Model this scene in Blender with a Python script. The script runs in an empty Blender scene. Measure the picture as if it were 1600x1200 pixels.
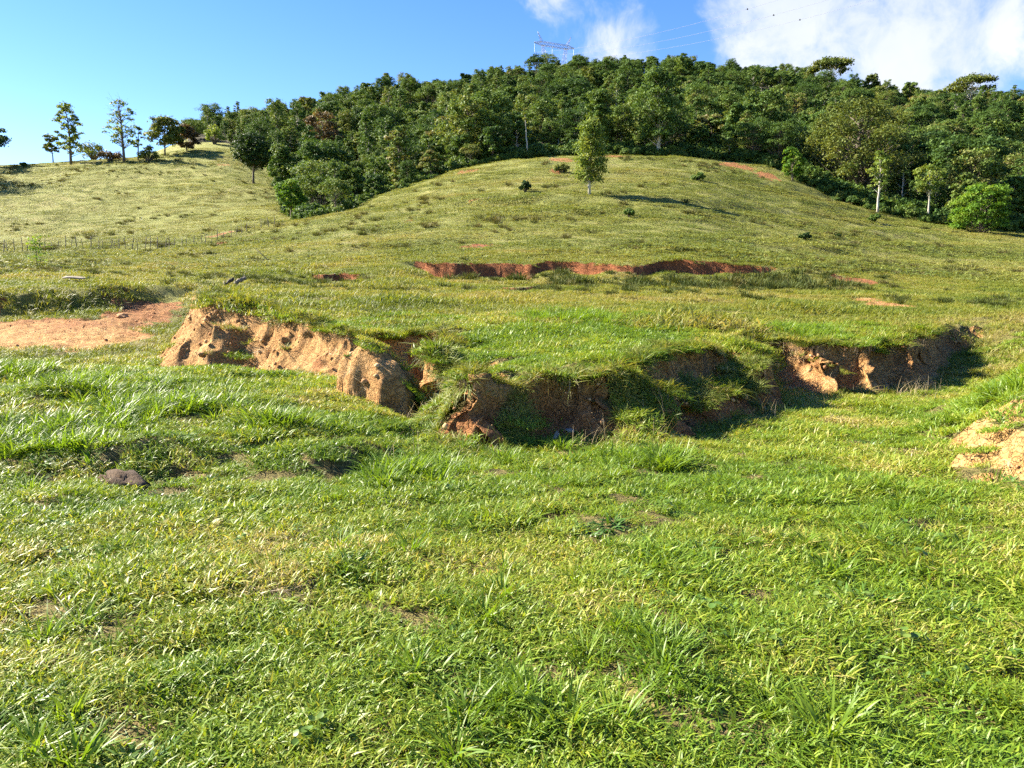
import bpy, math, random
import numpy as np

# ------------------------------------------------------------------ camera, sky, sun, exposure
scene = bpy.context.scene
C = scene.collection
F = 1186.0                      # focal length in pixels of the 1600 px wide photograph
PITCH = math.radians(5.78)
EYE = 1.6
cam_d = bpy.data.cameras.new('camera')
cam = bpy.data.objects.new('camera', cam_d)
C.objects.link(cam)
cam.location = (0, 0, EYE)
cam.rotation_euler = (math.pi / 2 - PITCH, 0, 0)
cam_d.sensor_width = 36
cam_d.lens = 36 * F / 1600
cam_d.clip_start = 0.05
cam_d.clip_end = 8000
scene.camera = cam

SUN_EL = math.radians(35)
SUN_AZ = math.radians(-71)      # from +Y (view direction) towards -X (left)
sun_dir = (math.sin(SUN_AZ) * math.cos(SUN_EL), math.cos(SUN_AZ) * math.cos(SUN_EL), math.sin(SUN_EL))
sd = bpy.data.lights.new('sun', 'SUN')
sd.energy = 4.5
sd.angle = math.radians(0.5)
sd.color = (1.0, 0.90, 0.74)
sun = bpy.data.objects.new('sun', sd)
C.objects.link(sun)
from mathutils import Vector
sun.rotation_euler = Vector(sun_dir).to_track_quat('Z', 'Y').to_euler()

vs = scene.view_settings
vs.view_transform = 'Standard'
vs.look = 'None'
vs.gamma = 1
vs.exposure = 2.47
vs.use_curve_mapping = False
scene.cycles.use_denoising = False
scene.cycles.max_bounces = 4
scene.cycles.glossy_bounces = 1
scene.cycles.use_adaptive_sampling = True
scene.cycles.adaptive_threshold = 0.02
scene.cycles.diffuse_bounces = 2
scene.cycles.transmission_bounces = 2
scene.cycles.transparent_max_bounces = 8
scene.cycles.sample_clamp_indirect = 4


def px_dir(u, v):
    w = (600 - v) / F
    h = (u - 800) / F
    return np.array([h, math.cos(PITCH) + math.sin(PITCH) * w, -math.sin(PITCH) + math.cos(PITCH) * w])


def unit(a):
    a = np.asarray(a, float)
    return a / np.linalg.norm(a)


class NT:
    """small node-tree writer"""
    def __init__(self, tree):
        self.t = tree
        self.t.nodes.clear()

    def n(self, typ, ins=None, **props):
        nd = self.t.nodes.new(typ)
        for k, v in props.items():
            setattr(nd, k, v)
        for k, v in (ins or {}).items():
            s = nd.inputs[k]
            if isinstance(v, bpy.types.NodeSocket):
                self.t.links.new(v, s)
            else:
                s.default_value = v
        return nd

    def math(self, op, a, b=0.0, c=None, clamp=False):
        ins = {0: a, 1: b}
        if c is not None:
            ins[2] = c
        return self.n('ShaderNodeMath', ins, operation=op, use_clamp=clamp).outputs[0]

    def mix(self, f, a, b, mode='MIX'):
        nd = self.n('ShaderNodeMix', data_type='RGBA', blend_type=mode)
        for s, v in ((nd.inputs[0], f), (nd.inputs[6], a), (nd.inputs[7], b)):
            if isinstance(v, bpy.types.NodeSocket):
                self.t.links.new(v, s)
            else:
                s.default_value = v if not isinstance(v, tuple) or len(v) == 4 else (*v, 1)
        return nd.outputs[2]

    def ramp(self, f, stops, interp='LINEAR'):
        nd = self.n('ShaderNodeValToRGB', {0: f})
        cr = nd.color_ramp
        cr.interpolation = interp
        while len(cr.elements) < len(stops):
            cr.elements.new(0.5)
        for e, (p, c) in zip(cr.elements, stops):
            e.position = p
            e.color = (*c, 1) if len(c) == 3 else c
        return nd.outputs[0]

    def maprange(self, v, a, b, c=0.0, d=1.0, smooth=True):
        return self.n('ShaderNodeMapRange', {0: v, 1: a, 2: b, 3: c, 4: d},
                      interpolation_type='SMOOTHSTEP' if smooth else 'LINEAR').outputs[0]

    def noise(self, vec, scale, detail=4, rough=0.55, out=0, dist=0.0):
        return self.n('ShaderNodeTexNoise', {'Vector': vec, 'Scale': scale, 'Detail': detail,
                                             'Roughness': rough, 'Distortion': dist}).outputs[out]


world = bpy.data.worlds.new('World')
scene.world = world
world.use_nodes = True
w = NT(world.node_tree)
sky = w.n('ShaderNodeTexSky', sky_type='NISHITA')
sky.sun_disc = False
sky.sun_elevation = SUN_EL
sky.sun_rotation = SUN_AZ
sky.altitude = 500
sky.air_density = 1.1
sky.dust_density = 0.05
sky.ozone_density = 2.2
tc = w.n('ShaderNodeTexCoord').outputs['Generated']
nrm = w.n('ShaderNodeVectorMath', {0: tc}, operation='NORMALIZE').outputs[0]


def lobe(u, v, inner, outer):
    d = unit(px_dir(u, v))
    dot = w.n('ShaderNodeVectorMath', {0: nrm, 1: tuple(d)}, operation='DOT_PRODUCT').outputs['Value']
    ang = w.math('ARCCOSINE', dot)
    return w.maprange(ang, math.radians(outer), math.radians(inner))


warp = w.noise(nrm, 5.0, 3, out=1)
wv = w.n('ShaderNodeVectorMath', {0: warp, 1: (0.12, 0.12, 0.12)}, operation='MULTIPLY').outputs[0]
cp = w.n('ShaderNodeVectorMath', {0: nrm, 1: wv}, operation='ADD').outputs[0]
n1 = w.noise(cp, 8.5, 10, 0.62)
n2 = w.noise(cp, 2.4, 4, 0.5)
bank = w.math('MAXIMUM', lobe(1270, 20, 2.0, 12.0), w.math('MULTIPLY', lobe(1440, 20, 3.0, 12.5), 0.95))
bank = w.math('MAXIMUM', bank, w.math('MULTIPLY', lobe(950, 60, 0.3, 7.5), 0.68))
bank = w.math('MAXIMUM', bank, w.math('MULTIPLY', lobe(880, 15, 0.5, 6.5), 0.5))
bank = w.math('MAXIMUM', bank, w.math('MULTIPLY', lobe(1500, -420, 6.0, 26.0), 0.9))
dens = w.math('ADD', w.math('MULTIPLY', bank, 1.2), w.math('MULTIPLY', w.math('SUBTRACT', n1, 0.5), 3.4))
dens = w.math('ADD', dens, w.math('MULTIPLY', w.math('SUBTRACT', n2, 0.5), 0.9))
cov = w.maprange(dens, 0.34, 1.35)
cshade = w.noise(cp, 4.5, 5, 0.5)
ccol = w.ramp(cshade, [(0.34, (2.6, 2.95, 3.5)), (0.60, (3.95, 3.95, 3.95))])
hs = w.n('ShaderNodeHueSaturation', {'Hue': 0.519, 'Saturation': 1.33, 'Value': 0.95, 'Fac': 1.0, 'Color': sky.outputs[0]})
skyc = w.mix(w.math('MULTIPLY', cov, 0.96), hs.outputs[0], ccol)
bg = w.n('ShaderNodeBackground', {'Color': skyc, 'Strength': 0.054})
wo = w.n('ShaderNodeOutputWorld', {'Surface': bg.outputs[0]})


# ------------------------------------------------------------------ noise
def _hash(ix, iy, iz, seed):
    h = (ix.astype(np.uint32) * np.uint32(374761393) + iy.astype(np.uint32) * np.uint32(668265263)
         + iz.astype(np.uint32) * np.uint32(2246822519) + np.uint32((seed * 3266489917) & 0xffffffff))
    h = (h ^ (h >> np.uint32(13))) * np.uint32(1274126177)
    h = (h ^ (h >> np.uint32(15))) * np.uint32(2654435761)
    return ((h ^ (h >> np.uint32(16))) & np.uint32(0xffffff)).astype(np.float64) / 8388607.5 - 1


def vn(x, y, seed=0):
    x = np.asarray(x, float); y = np.asarray(y, float)
    ix = np.floor(x).astype(np.int64); iy = np.floor(y).astype(np.int64)
    fx = x - ix; fy = y - iy
    fx = fx * fx * fx * (fx * (fx * 6 - 15) + 10); fy = fy * fy * fy * (fy * (fy * 6 - 15) + 10)
    z = np.zeros_like(ix)
    a = _hash(ix, iy, z, seed); b = _hash(ix + 1, iy, z, seed)
    c = _hash(ix, iy + 1, z, seed); d = _hash(ix + 1, iy + 1, z, seed)
    return (a + (b - a) * fx) * (1 - fy) + (c + (d - c) * fx) * fy


def vn3(x, y, z, seed=0):
    iz = np.floor(z).astype(np.int64); fz = z - iz
    fz = fz * fz * (3 - 2 * fz)

    def layer(k):
        ix = np.floor(x).astype(np.int64); iy = np.floor(y).astype(np.int64)
        fx = x - ix; fy = y - iy
        fx = fx * fx * (3 - 2 * fx); fy = fy * fy * (3 - 2 * fy)
        a = _hash(ix, iy, k, seed); b = _hash(ix + 1, iy, k, seed)
        c = _hash(ix, iy + 1, k, seed); d = _hash(ix + 1, iy + 1, k, seed)
        return (a + (b - a) * fx) * (1 - fy) + (c + (d - c) * fx) * fy
    return layer(iz) * (1 - fz) + layer(iz + 1) * fz


def fbm(x, y, seed=0, octv=3, gain=0.5):
    s = 0.0; a = 1.0; t = 0.0
    for k in range(octv):
        s = s + a * vn(x * 2 ** k + 17.3 * k, y * 2 ** k - 9.1 * k, seed + k)
        t += a; a *= gain
    return s / t


def sst(a, b, x):
    t = np.clip((x - a) / (b - a), 0, 1)
    return t * t * (3 - 2 * t)


# ------------------------------------------------------------------ terrain heights
def zrow(v, Y):
    wv_ = (600 - v) / F
    return EYE + Y * (-math.sin(PITCH) + math.cos(PITCH) * wv_) / (math.cos(PITCH) + math.sin(PITCH) * wv_)


COLS = {
    -300: [(9, 570), (16, 560), (25, 460), (38, 432), (60, 415), (100, 392), (130, 365), (160, 325), (200, 280), (260, 290), (400, 330), (1000, 430)],
    0: [(9, 570), (16, 548), (20, 512), (25, 454), (28, 446), (38, 428), (60, 410), (100, 386), (130, 352), (160, 306), (200, 263), (260, 280), (400, 330), (1000, 430)],
    200: [(9, 570), (16, 500), (20, 478), (25, 458), (38, 430), (60, 408), (100, 378), (130, 338), (160, 292), (200, 248), (260, 258), (400, 320), (1000, 430)],
    330: [(9, 560), (13, 490), (16, 469), (20, 460), (25, 452), (38, 432), (60, 405), (100, 364), (130, 327), (160, 286), (200, 243), (260, 214), (330, 207), (420, 235), (1000, 420)],
    430: [(9, 565), (13, 505), (16, 483), (25, 456), (38, 434), (60, 397), (80, 373), (100, 353), (130, 322), (160, 296), (200, 258), (260, 216), (330, 200), (420, 235), (1000, 420)],
    500: [(9, 568), (13, 520), (16, 493), (25, 460), (38, 438), (44, 420), (60, 389), (80, 359), (98, 340), (112, 346), (130, 342), (160, 315), (200, 268), (260, 210), (330, 186), (420, 220), (1000, 410)],
    600: [(9, 570), (13, 529), (16, 499), (25, 463), (38, 440), (44, 416), (60, 380), (80, 344), (98, 319), (115, 307), (135, 318), (160, 300), (200, 255), (260, 198), (330, 162), (420, 205), (1000, 400)],
    740: [(9, 571), (11, 553), (13, 530), (16, 502), (25, 464), (38, 441), (44, 411), (60, 371), (80, 326), (100, 288), (124, 259), (140, 263), (160, 257), (200, 222), (260, 174), (330, 146), (420, 190), (1000, 390)],
    870: [(9, 571), (11, 553), (13, 530), (16, 502), (25, 465), (38, 442), (44, 408), (60, 367), (80, 316), (100, 277), (128, 243), (145, 248), (160, 244), (200, 212), (260, 160), (330, 128), (420, 180), (1000, 380)],
    1040: [(9, 571), (11, 552), (13, 534), (16, 506), (25, 467), (38, 444), (44, 409), (60, 369), (80, 318), (100, 279), (130, 247), (145, 250), (160, 246), (200, 212), (260, 158), (330, 124), (420, 180), (1000, 380)],
    1200: [(9, 570), (13, 543), (16, 517), (25, 473), (38, 448), (44, 418), (60, 386), (80, 346), (100, 304), (122, 267), (150, 263), (200, 230), (260, 180), (330, 138), (420, 190), (1000, 390)],
    1400: [(9, 570), (14, 541), (16, 524), (25, 479), (38, 453), (44, 433), (60, 409), (80, 376), (100, 347), (130, 318), (160, 293), (200, 255), (260, 205), (330, 165), (420, 200), (1000, 400)],
    1600: [(9, 570), (14, 545), (16, 531), (25, 483), (38, 456), (60, 421), (80, 391), (98, 367), (130, 338), (160, 308), (200, 262), (260, 212), (330, 178), (420, 210), (1000, 400)],
    1950: [(9, 570), (14, 545), (16, 531), (25, 486), (38, 460), (60, 424), (80, 397), (98, 374), (130, 345), (160, 312), (200, 266), (260, 216), (330, 182), (420, 210), (1000, 400)],
}


def pchip(xs, ys, xq):
    xs = np.asarray(xs, float); ys = np.asarray(ys, float)
    h = np.diff(xs); d = np.diff(ys, axis=0) / (h if ys.ndim == 1 else h[:, None])
    m = np.zeros_like(ys)
    m[0] = d[0]; m[-1] = d[-1]
    p = d[:-1] * d[1:]
    with np.errstate(divide='ignore', invalid='ignore'):
        hm = 2 * p / (d[:-1] + d[1:])
    m[1:-1] = np.where(p > 0, hm, 0)
    k = np.clip(np.searchsorted(xs, xq) - 1, 0, len(xs) - 2)
    t = (xq - xs[k]) / h[k]
    hh = h[k]
    if ys.ndim > 1:
        t = t[:, None]; hh = hh[:, None]
    t = np.clip(t, 0, 1)
    return ((2 * t ** 3 - 3 * t ** 2 + 1) * ys[k] + (t ** 3 - 2 * t ** 2 + t) * hh * m[k]
            + (-2 * t ** 3 + 3 * t ** 2) * ys[k + 1] + (t ** 3 - t ** 2) * hh * m[k + 1])


LY0, LY1, NLY = math.log(9), math.log(1000), 500
_ly = np.linspace(LY0, LY1, NLY)
_cu = sorted(COLS)
_tab = np.array([pchip(np.log([a for a, b in COLS[u]]), [zrow(b, a) for a, b in COLS[u]], _ly) for u in _cu])
_ct = np.array([(u - 800) / F / 1.02 for u in _cu])
T0, T1, NT_ = _ct[0], _ct[-1], 400
TAB = pchip(_ct, _tab, np.linspace(T0, T1, NT_))


def z_table(t, Y):
    a = np.clip((t - T0) / (T1 - T0) * (NT_ - 1), 0, NT_ - 1.001)
    b = np.clip((np.log(np.maximum(Y, 1e-3)) - LY0) / (LY1 - LY0) * (NLY - 1), 0, NLY - 1.001)
    i = a.astype(int); j = b.astype(int); fa = a - i; fb = b - j
    return ((TAB[i, j] * (1 - fa) + TAB[i + 1, j] * fa) * (1 - fb) + (TAB[i, j + 1] * (1 - fa) + TAB[i + 1, j + 1] * fa) * fb)


# edge of the cut bank (foot of its face), seen in plan
BANK = [(-45, 23), (-20, 23.4), (-17.5, 23.8), (-14.6, 24.4), (-12.9, 26.2), (-11.2, 30.0), (-9.9, 25.0), (-8.5, 19.2), (-7.75, 16.6), (-7.3, 15.8),
        (-6.3, 15.0), (-5.0, 14.7), (-4.2, 13.9), (-3.55, 13.2), (-2.9, 13.0), (-2.2, 13.3), (-1.6, 13.5), (-1.35, 12.7), (-1.5, 12.1), (-1.6, 11.5),
        (-1.5, 11.0), (-1.2, 10.9), (-0.95, 10.2), (-0.95, 9.2), (-0.55, 8.55), (-0.15, 8.55), (0.1, 9.15), (0.65, 9.15), (1.2, 9.1), (1.7, 9.45),
        (2.1, 9.35), (2.7, 9.85), (3.35, 10.7), (4.0, 11.4), (4.4, 11.95), (4.5, 12.8), (4.75, 14.4), (5.05, 14.1), (5.2, 13.2), (5.55, 12.9), (5.95, 13.15),
        (6.1, 13.8), (6.3, 13.3), (6.75, 13.35), (7.05, 13.9), (7.2, 14.5), (7.5, 14.1), (7.95, 14.3), (8.5, 15.0), (9.3, 16.2), (10.4, 17.6), (14, 20), (60, 22)]
BANK_POLY = np.array(BANK + [(60, 600), (-60, 600)])
MOUND = np.array([(5.4, 4.6), (4.75, 6.0), (4.35, 7.0), (4.55, 7.9), (5.3, 9.4), (6.4, 11.2), (8.2, 12.8), (11, 14.0), (20, 13), (20, 4)])
STEP = np.array([(-14, 6.8), (-6.0, 6.95), (-4.4, 6.9), (-3.4, 7.15), (-2.6, 7.05), (-1.7, 7.35), (-1.1, 8.2), (-1.4, 9.4), (-1.6, 11), (-1.6, 14), (-14, 16)])


def sdf(px, py, poly):
    """signed distance to a polygon, positive inside"""
    best = np.full(px.shape, 1e18); ins = np.zeros(px.shape, bool)
    n = len(poly)
    for i in range(n):
        ax, ay = poly[i]; bx, by = poly[(i + 1) % n]
        dx, dy = bx - ax, by - ay
        t = np.clip(((px - ax) * dx + (py - ay) * dy) / (dx * dx + dy * dy), 0, 1)
        best = np.minimum(best, (px - ax - t * dx) ** 2 + (py - ay - t * dy) ** 2)
        c = ((ay > py) != (by > py))
        if dy != 0:
            ins ^= c & (px < dx * (py - ay) / dy + ax)
    d = np.sqrt(best)
    return np.where(ins, d, -d)


def near_z(X, Y, t, Ye):
    """the gullied ground within about 35 m"""
    wx = X + 0.24 * fbm(X * 1.5, Y * 1.5, 11, 3) + 0.05 * vn(X * 6, Y * 6, 15)
    wy = Y + 0.26 * fbm(X * 1.5, Y * 1.5, 12, 3) + 0.05 * vn(X * 6, Y * 6, 16)
    zu = z_table(t, Ye) + 0.10 * fbm(X * 0.35, Y * 0.35, 21, 2)
    left = sst(-0.5, -2.5, X)
    zl = 0.02 + 0.03 * fbm(X * 0.5, Y * 0.5, 22, 2) - 0.06 * np.exp(-((X - 1.5) / 3) ** 2 - ((Y - 9.0) / 1.5) ** 2)
    st = sdf(wx, wy, STEP)
    zl = zl + (0.20 + 0.08 * vn(X * 0.8, Y * 0.8, 24)) * sst(-0.25, 0.55, st) + 0.17 * sst(0.5, 2.2, st)
    zl = zl + left * np.clip(Y - 8.5, 0, 9) * 0.03 + left * np.clip(Y - 15.5, 0, 30) * 0.085
    zl = zl + np.clip(X - 3.5, 0, 6) * 0.02 * sst(11, 15, Y)
    md = sdf(wx, wy, MOUND)
    steep = np.exp(-((Y - 7.2) / 1.3) ** 2)
    zl = zl + (0.42 * sst(-0.05, 0.45, md) + 0.34 * sst(0.3, 1.6, md)) * steep + (1 - steep) * 0.72 * sst(-0.3, 1.4, md) + 0.58 * sst(0.4, 2.4, md) * sst(5.5, 8.0, Y)
    zl = zl + (zu - zl) * np.maximum(sst(24.5, 31, Y), sst(8.8, 12.5, X) * sst(13, 17.5, Y))
    zl = zl + (zu - zl) * 0.3 * sst(19, 23.5, Y) * sst(-10, -13, X) * (1 - 0.8 * np.exp(-((X + 17.6) / 1.3) ** 2))
    d = sdf(wx, wy, BANK_POLY)
    # width of the face: ragged; and a slumped grassy shelf half way up around X = 2.7
    wid = 0.42 + 0.16 * vn(X * 0.9, Y * 0.9, 31) + (1.05 + 0.5 * vn(X * 1.1, Y * 1.1, 35)) * np.exp(-((X + 5.7) / 2.2) ** 2) + 0.18 * sst(4.9, 5.4, X) * sst(18, 16, Y) + 0.8 * np.exp(-((X + 13.5) / 3.0) ** 2)
    m1 = sst(-0.06, 1.0, d / wid)
    soft = sst(-1.2, -0.7, X) * sst(4.7, 4.2, X) * sst(13, 12, Y)
    m1 = m1 * (1 - soft) + soft * (0.80 * sst(-0.06, 1.0, d / wid) + 0.20 * sst(0.3, 1.4, d))
    sh = np.exp(-(((X - 2.75) / 1.0) ** 2) ** 2) * sst(13.2, 12.4, Y)
    m2 = 0.36 * sst(-0.02, 0.28, d) + 0.09 * sst(0.28, 0.8, d) + 0.55 * sst(0.82, 1.15, d)
    m = m1 * (1 - sh) + m2 * sh
    # rounding of the turf edge and an uneven rim
    lip = np.exp(-((d - wid - 0.15) / 0.35) ** 2) * 0.16 * fbm(X * 2.8, Y * 2.8, 33, 3)
    # rounded knob of sand in front of the notch
    kq = ((wx + 1.98) / 0.52) ** 2 + ((wy - 11.05) / 0.58) ** 2
    kn = zl + 0.80 * np.sqrt(np.clip(1 - kq, 0, 1))
    # vegetated slump hanging in front of the face between the two bare pieces
    sl = 0.34 * np.exp(-(((X - 1.55) / 0.35) ** 2 + ((Y - 9.3) / 0.4) ** 2)) + 0.28 * np.exp(-(((X + 0.95) / 0.3) ** 2 + ((Y - 10.2) / 0.5) ** 2))
    z = zl + (zu - zl) * m + lip + sl * (1 - m)
    z = np.where(kq < 1, np.maximum(z, kn), z)
    return z, m, d, wid, md, st


def height(X, Y, full=False):
    X = np.asarray(X, float); Y = np.asarray(Y, float)
    az = np.arctan2(X, Y); r = np.hypot(X, Y)
    azc = np.clip(az, T_AZ0, T_AZ1)
    Ye = r * np.cos(azc); t = np.tan(azc)
    back = sst(1.25, 2.2, np.abs(az))
    z = np.zeros_like(X); m = np.ones_like(X); d = np.full(X.shape, 9.0); wid = np.ones_like(X); md = np.full(X.shape, -9.0); st = np.full(X.shape, -9.0)
    nr = Ye < 34
    if nr.any():
        z[nr], m[nr], d[nr], wid[nr], md[nr], st[nr] = near_z(X[nr], Y[nr], t[nr], Ye[nr])
    fr = ~nr
    if fr.any():
        z[fr] = z_table(t[fr], Ye[fr]) + 0.10 * fbm(X[fr] * 0.35, Y[fr] * 0.35, 21, 2)
    # broken-off scarps across the lower hill
    for (ta, tb, y0, sl, amp, seed, fall) in SCARPS:
        ys = y0 + sl * (t - ta) + 1.5 * vn(t * 13, t * 0, seed) + 0.45 * vn(t * 41, t * 0, seed + 1) + 0.08 * vn(t * 120, t * 0, seed + 3)
        A = sst(ta - 0.03, ta + 0.03, t) * sst(tb + 0.03, tb - 0.03, t) * amp * np.clip(0.66 + 1.1 * vn(t * 21, t * 0 + 3, seed + 2), 0.03, 1.15)
        q = ys - Ye
        z = z - A * np.where(q > 0, np.exp(-q / fall), 0) * sst(0, 0.35, q)
    rr = np.clip(r / 3, 0, 1)
    z = z + rr * (0.055 * fbm(X * 1.1, Y * 1.1, 41, 3) + 0.026 * vn(X * 3.1, Y * 3.1, 45))
    # small hollows and hoof holes in the foreground turf
    for (hx, hy, hr, hd) in HOLES:
        z = z - hd * np.exp(-(((X - hx) / hr) ** 2 + ((Y - hy) / (hr * 0.6)) ** 2))
    far = sst(30, 60, r)
    z = z + far * (0.22 * fbm(X * 0.16, Y * 0.16, 51, 3) + 0.20 * vn(X * 0.07, z * 0.9, 55))
    z = z + sst(90, 160, r) * 1.2 * fbm(X * 0.03, Y * 0.03, 57, 3)
    z = z * (1 - back) + back * (0.3 * fbm(X * 0.1, Y * 0.1, 58, 2) * sst(3, 20, r))
    if full:
        return z, dict(m=m, d=d, wid=wid, md=md, st=st, t=t, Ye=Ye)
    return z


T_AZ0, T_AZ1 = math.atan(T0), math.atan(T1)
tt = lambda u: (u - 800) / F / 1.01
SCARPS = [(tt(655), tt(1225), 43.0, 1.0, 0.85, 61, 3.5), (tt(478), tt(545), 40.5, 2.0, 1.0, 65, 2.5), (tt(1275), tt(1345), 46.0, 4.0, 0.55, 69, 3.0),
          (tt(1370), tt(1520), 52.0, 40.0, 0.45, 73, 3.0), (tt(780), tt(850), 37.0, -3.0, 0.55, 77, 2.5), (tt(320), tt(375), 86.0, 6.0, 0.9, 80, 4.0)]
HOLES = [(-2.55, 6.05, 0.28, 0.10), (0.75, 6.5, 0.2, 0.06), (-2.2, 5.6, 0.14, 0.05), (1.9, 5.2, 0.2, 0.05), (-0.75, 4.15, 0.22, 0.06), (3.6, 5.9, 0.2, 0.05),
         (-1.5, 3.35, 0.25, 0.07), (2.2, 3.1, 0.2, 0.05)]


def ground_hit(u, v, y0=2.0, y1=480.0):
    """first point of the ground along the sight line of a pixel of the photograph"""
    dr = px_dir(u, v)
    Y = np.exp(np.linspace(math.log(y0), math.log(y1), 3000))
    X = dr[0] / dr[1] * Y
    z = height(X, Y)
    ray = EYE + dr[2] / dr[1] * Y
    k = np.argmax(z >= ray) if (z >= ray).any() else np.argmin(np.abs(z - ray))
    return np.array([X[k], Y[k], z[k]])


def project(X, Y, Z):
    zz = Z - EYE
    a = math.cos(PITCH); b = math.sin(PITCH)
    dep = a * Y - b * zz
    up = b * Y + a * zz
    return 800 + F * X / dep, 600 - F * up / dep


def gradient(X, Y, e=0.06):
    z0 = height(X, Y)
    ee = np.maximum(e, 0.004 * np.hypot(X, Y))
    gx = (height(X + ee, Y) - z0) / ee
    gy = (height(X, Y + ee) - z0) / ee
    return z0, gx, gy


FOREST = [(285, 600), (303, 240), (350, 234), (405, 222), (430, 202), (446, 150), (458, 121), (480, 106), (500, 103), (600, 118), (740, 127), (870, 131), (1000, 133),
          (1100, 131), (1200, 125), (1250, 117), (1300, 113), (1400, 109), (1480, 105), (1550, 105), (1650, 107), (1950, 106)]
_ft = np.array([tt(a) for a, b in FOREST]); _fy = np.array([b for a, b in FOREST], float)


def forest_edge(t):
    return np.interp(t, _ft, _fy, left=2000)


# bare patches: (u, v, half width px, half height px, redness)
PATCH_PX = [(742, 384, 42, 9, 1.0), (868, 267, 18, 6, 1.0), (1190, 398, 22, 9, 1.0), (1310, 434, 14, 7, 1.0), (1345, 440, 22, 6, 0.9), (1150, 258, 45, 8, 0.8), (1195, 274, 32, 9, 0.8),
            (960, 245, 40, 4, 0.7), (725, 270, 30, 3, 0.8), (345, 367, 26, 5, 0.9), (1310, 310, 14, 4, 0.6), (1385, 478, 40, 5, 0.5), (640, 345, 16, 3, 0.8), (740, 312, 14, 3, 0.9),
            (350, 258, 16, 4, 0.6), (880, 250, 30, 3, 0.7), (1340, 468, 30, 4, 0.5), (150, 247, 20, 4, 0.7),
            (60, 708, 75, 10, 0.35), (180, 688, 70, 9, 0.35), (290, 663, 60, 8, 0.35), (300, 735, 40, 10, 0.8), (500, 722, 34, 12, 0.6), (465, 590, 16, 14, 0.7)]


def in_patches():
    out = []
    for u, v, a, b, red in PATCH_PX:
        p = ground_hit(u, v)
        q1 = ground_hit(u, v - b); q0 = ground_hit(u, v + b)
        ry = min(max(abs(q1[1] - q0[1]) / 2, 0.12), (0.035 if p[1] > 35 else 0.25) * p[1])
        out.append((p[0], p[1], a / F * p[1] * (0.75 if p[1] > 60 else 1.0), ry, red))
    return out


PATCHES = in_patches()
SANDFLAT = np.array([ground_hit(a_, b_)[:2] for a_, b_ in [(-80, 503), (40, 499), (130, 494), (165, 486), (172, 470), (215, 466), (285, 473), (270, 494), (238, 520), (195, 543), (110, 556), (40, 547), (-80, 541)]])


def md_zone(X, Y):
    return np.exp(-(((X - 5.0) / 0.9) ** 2 + ((Y - 7.4) / 0.9) ** 2))


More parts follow.
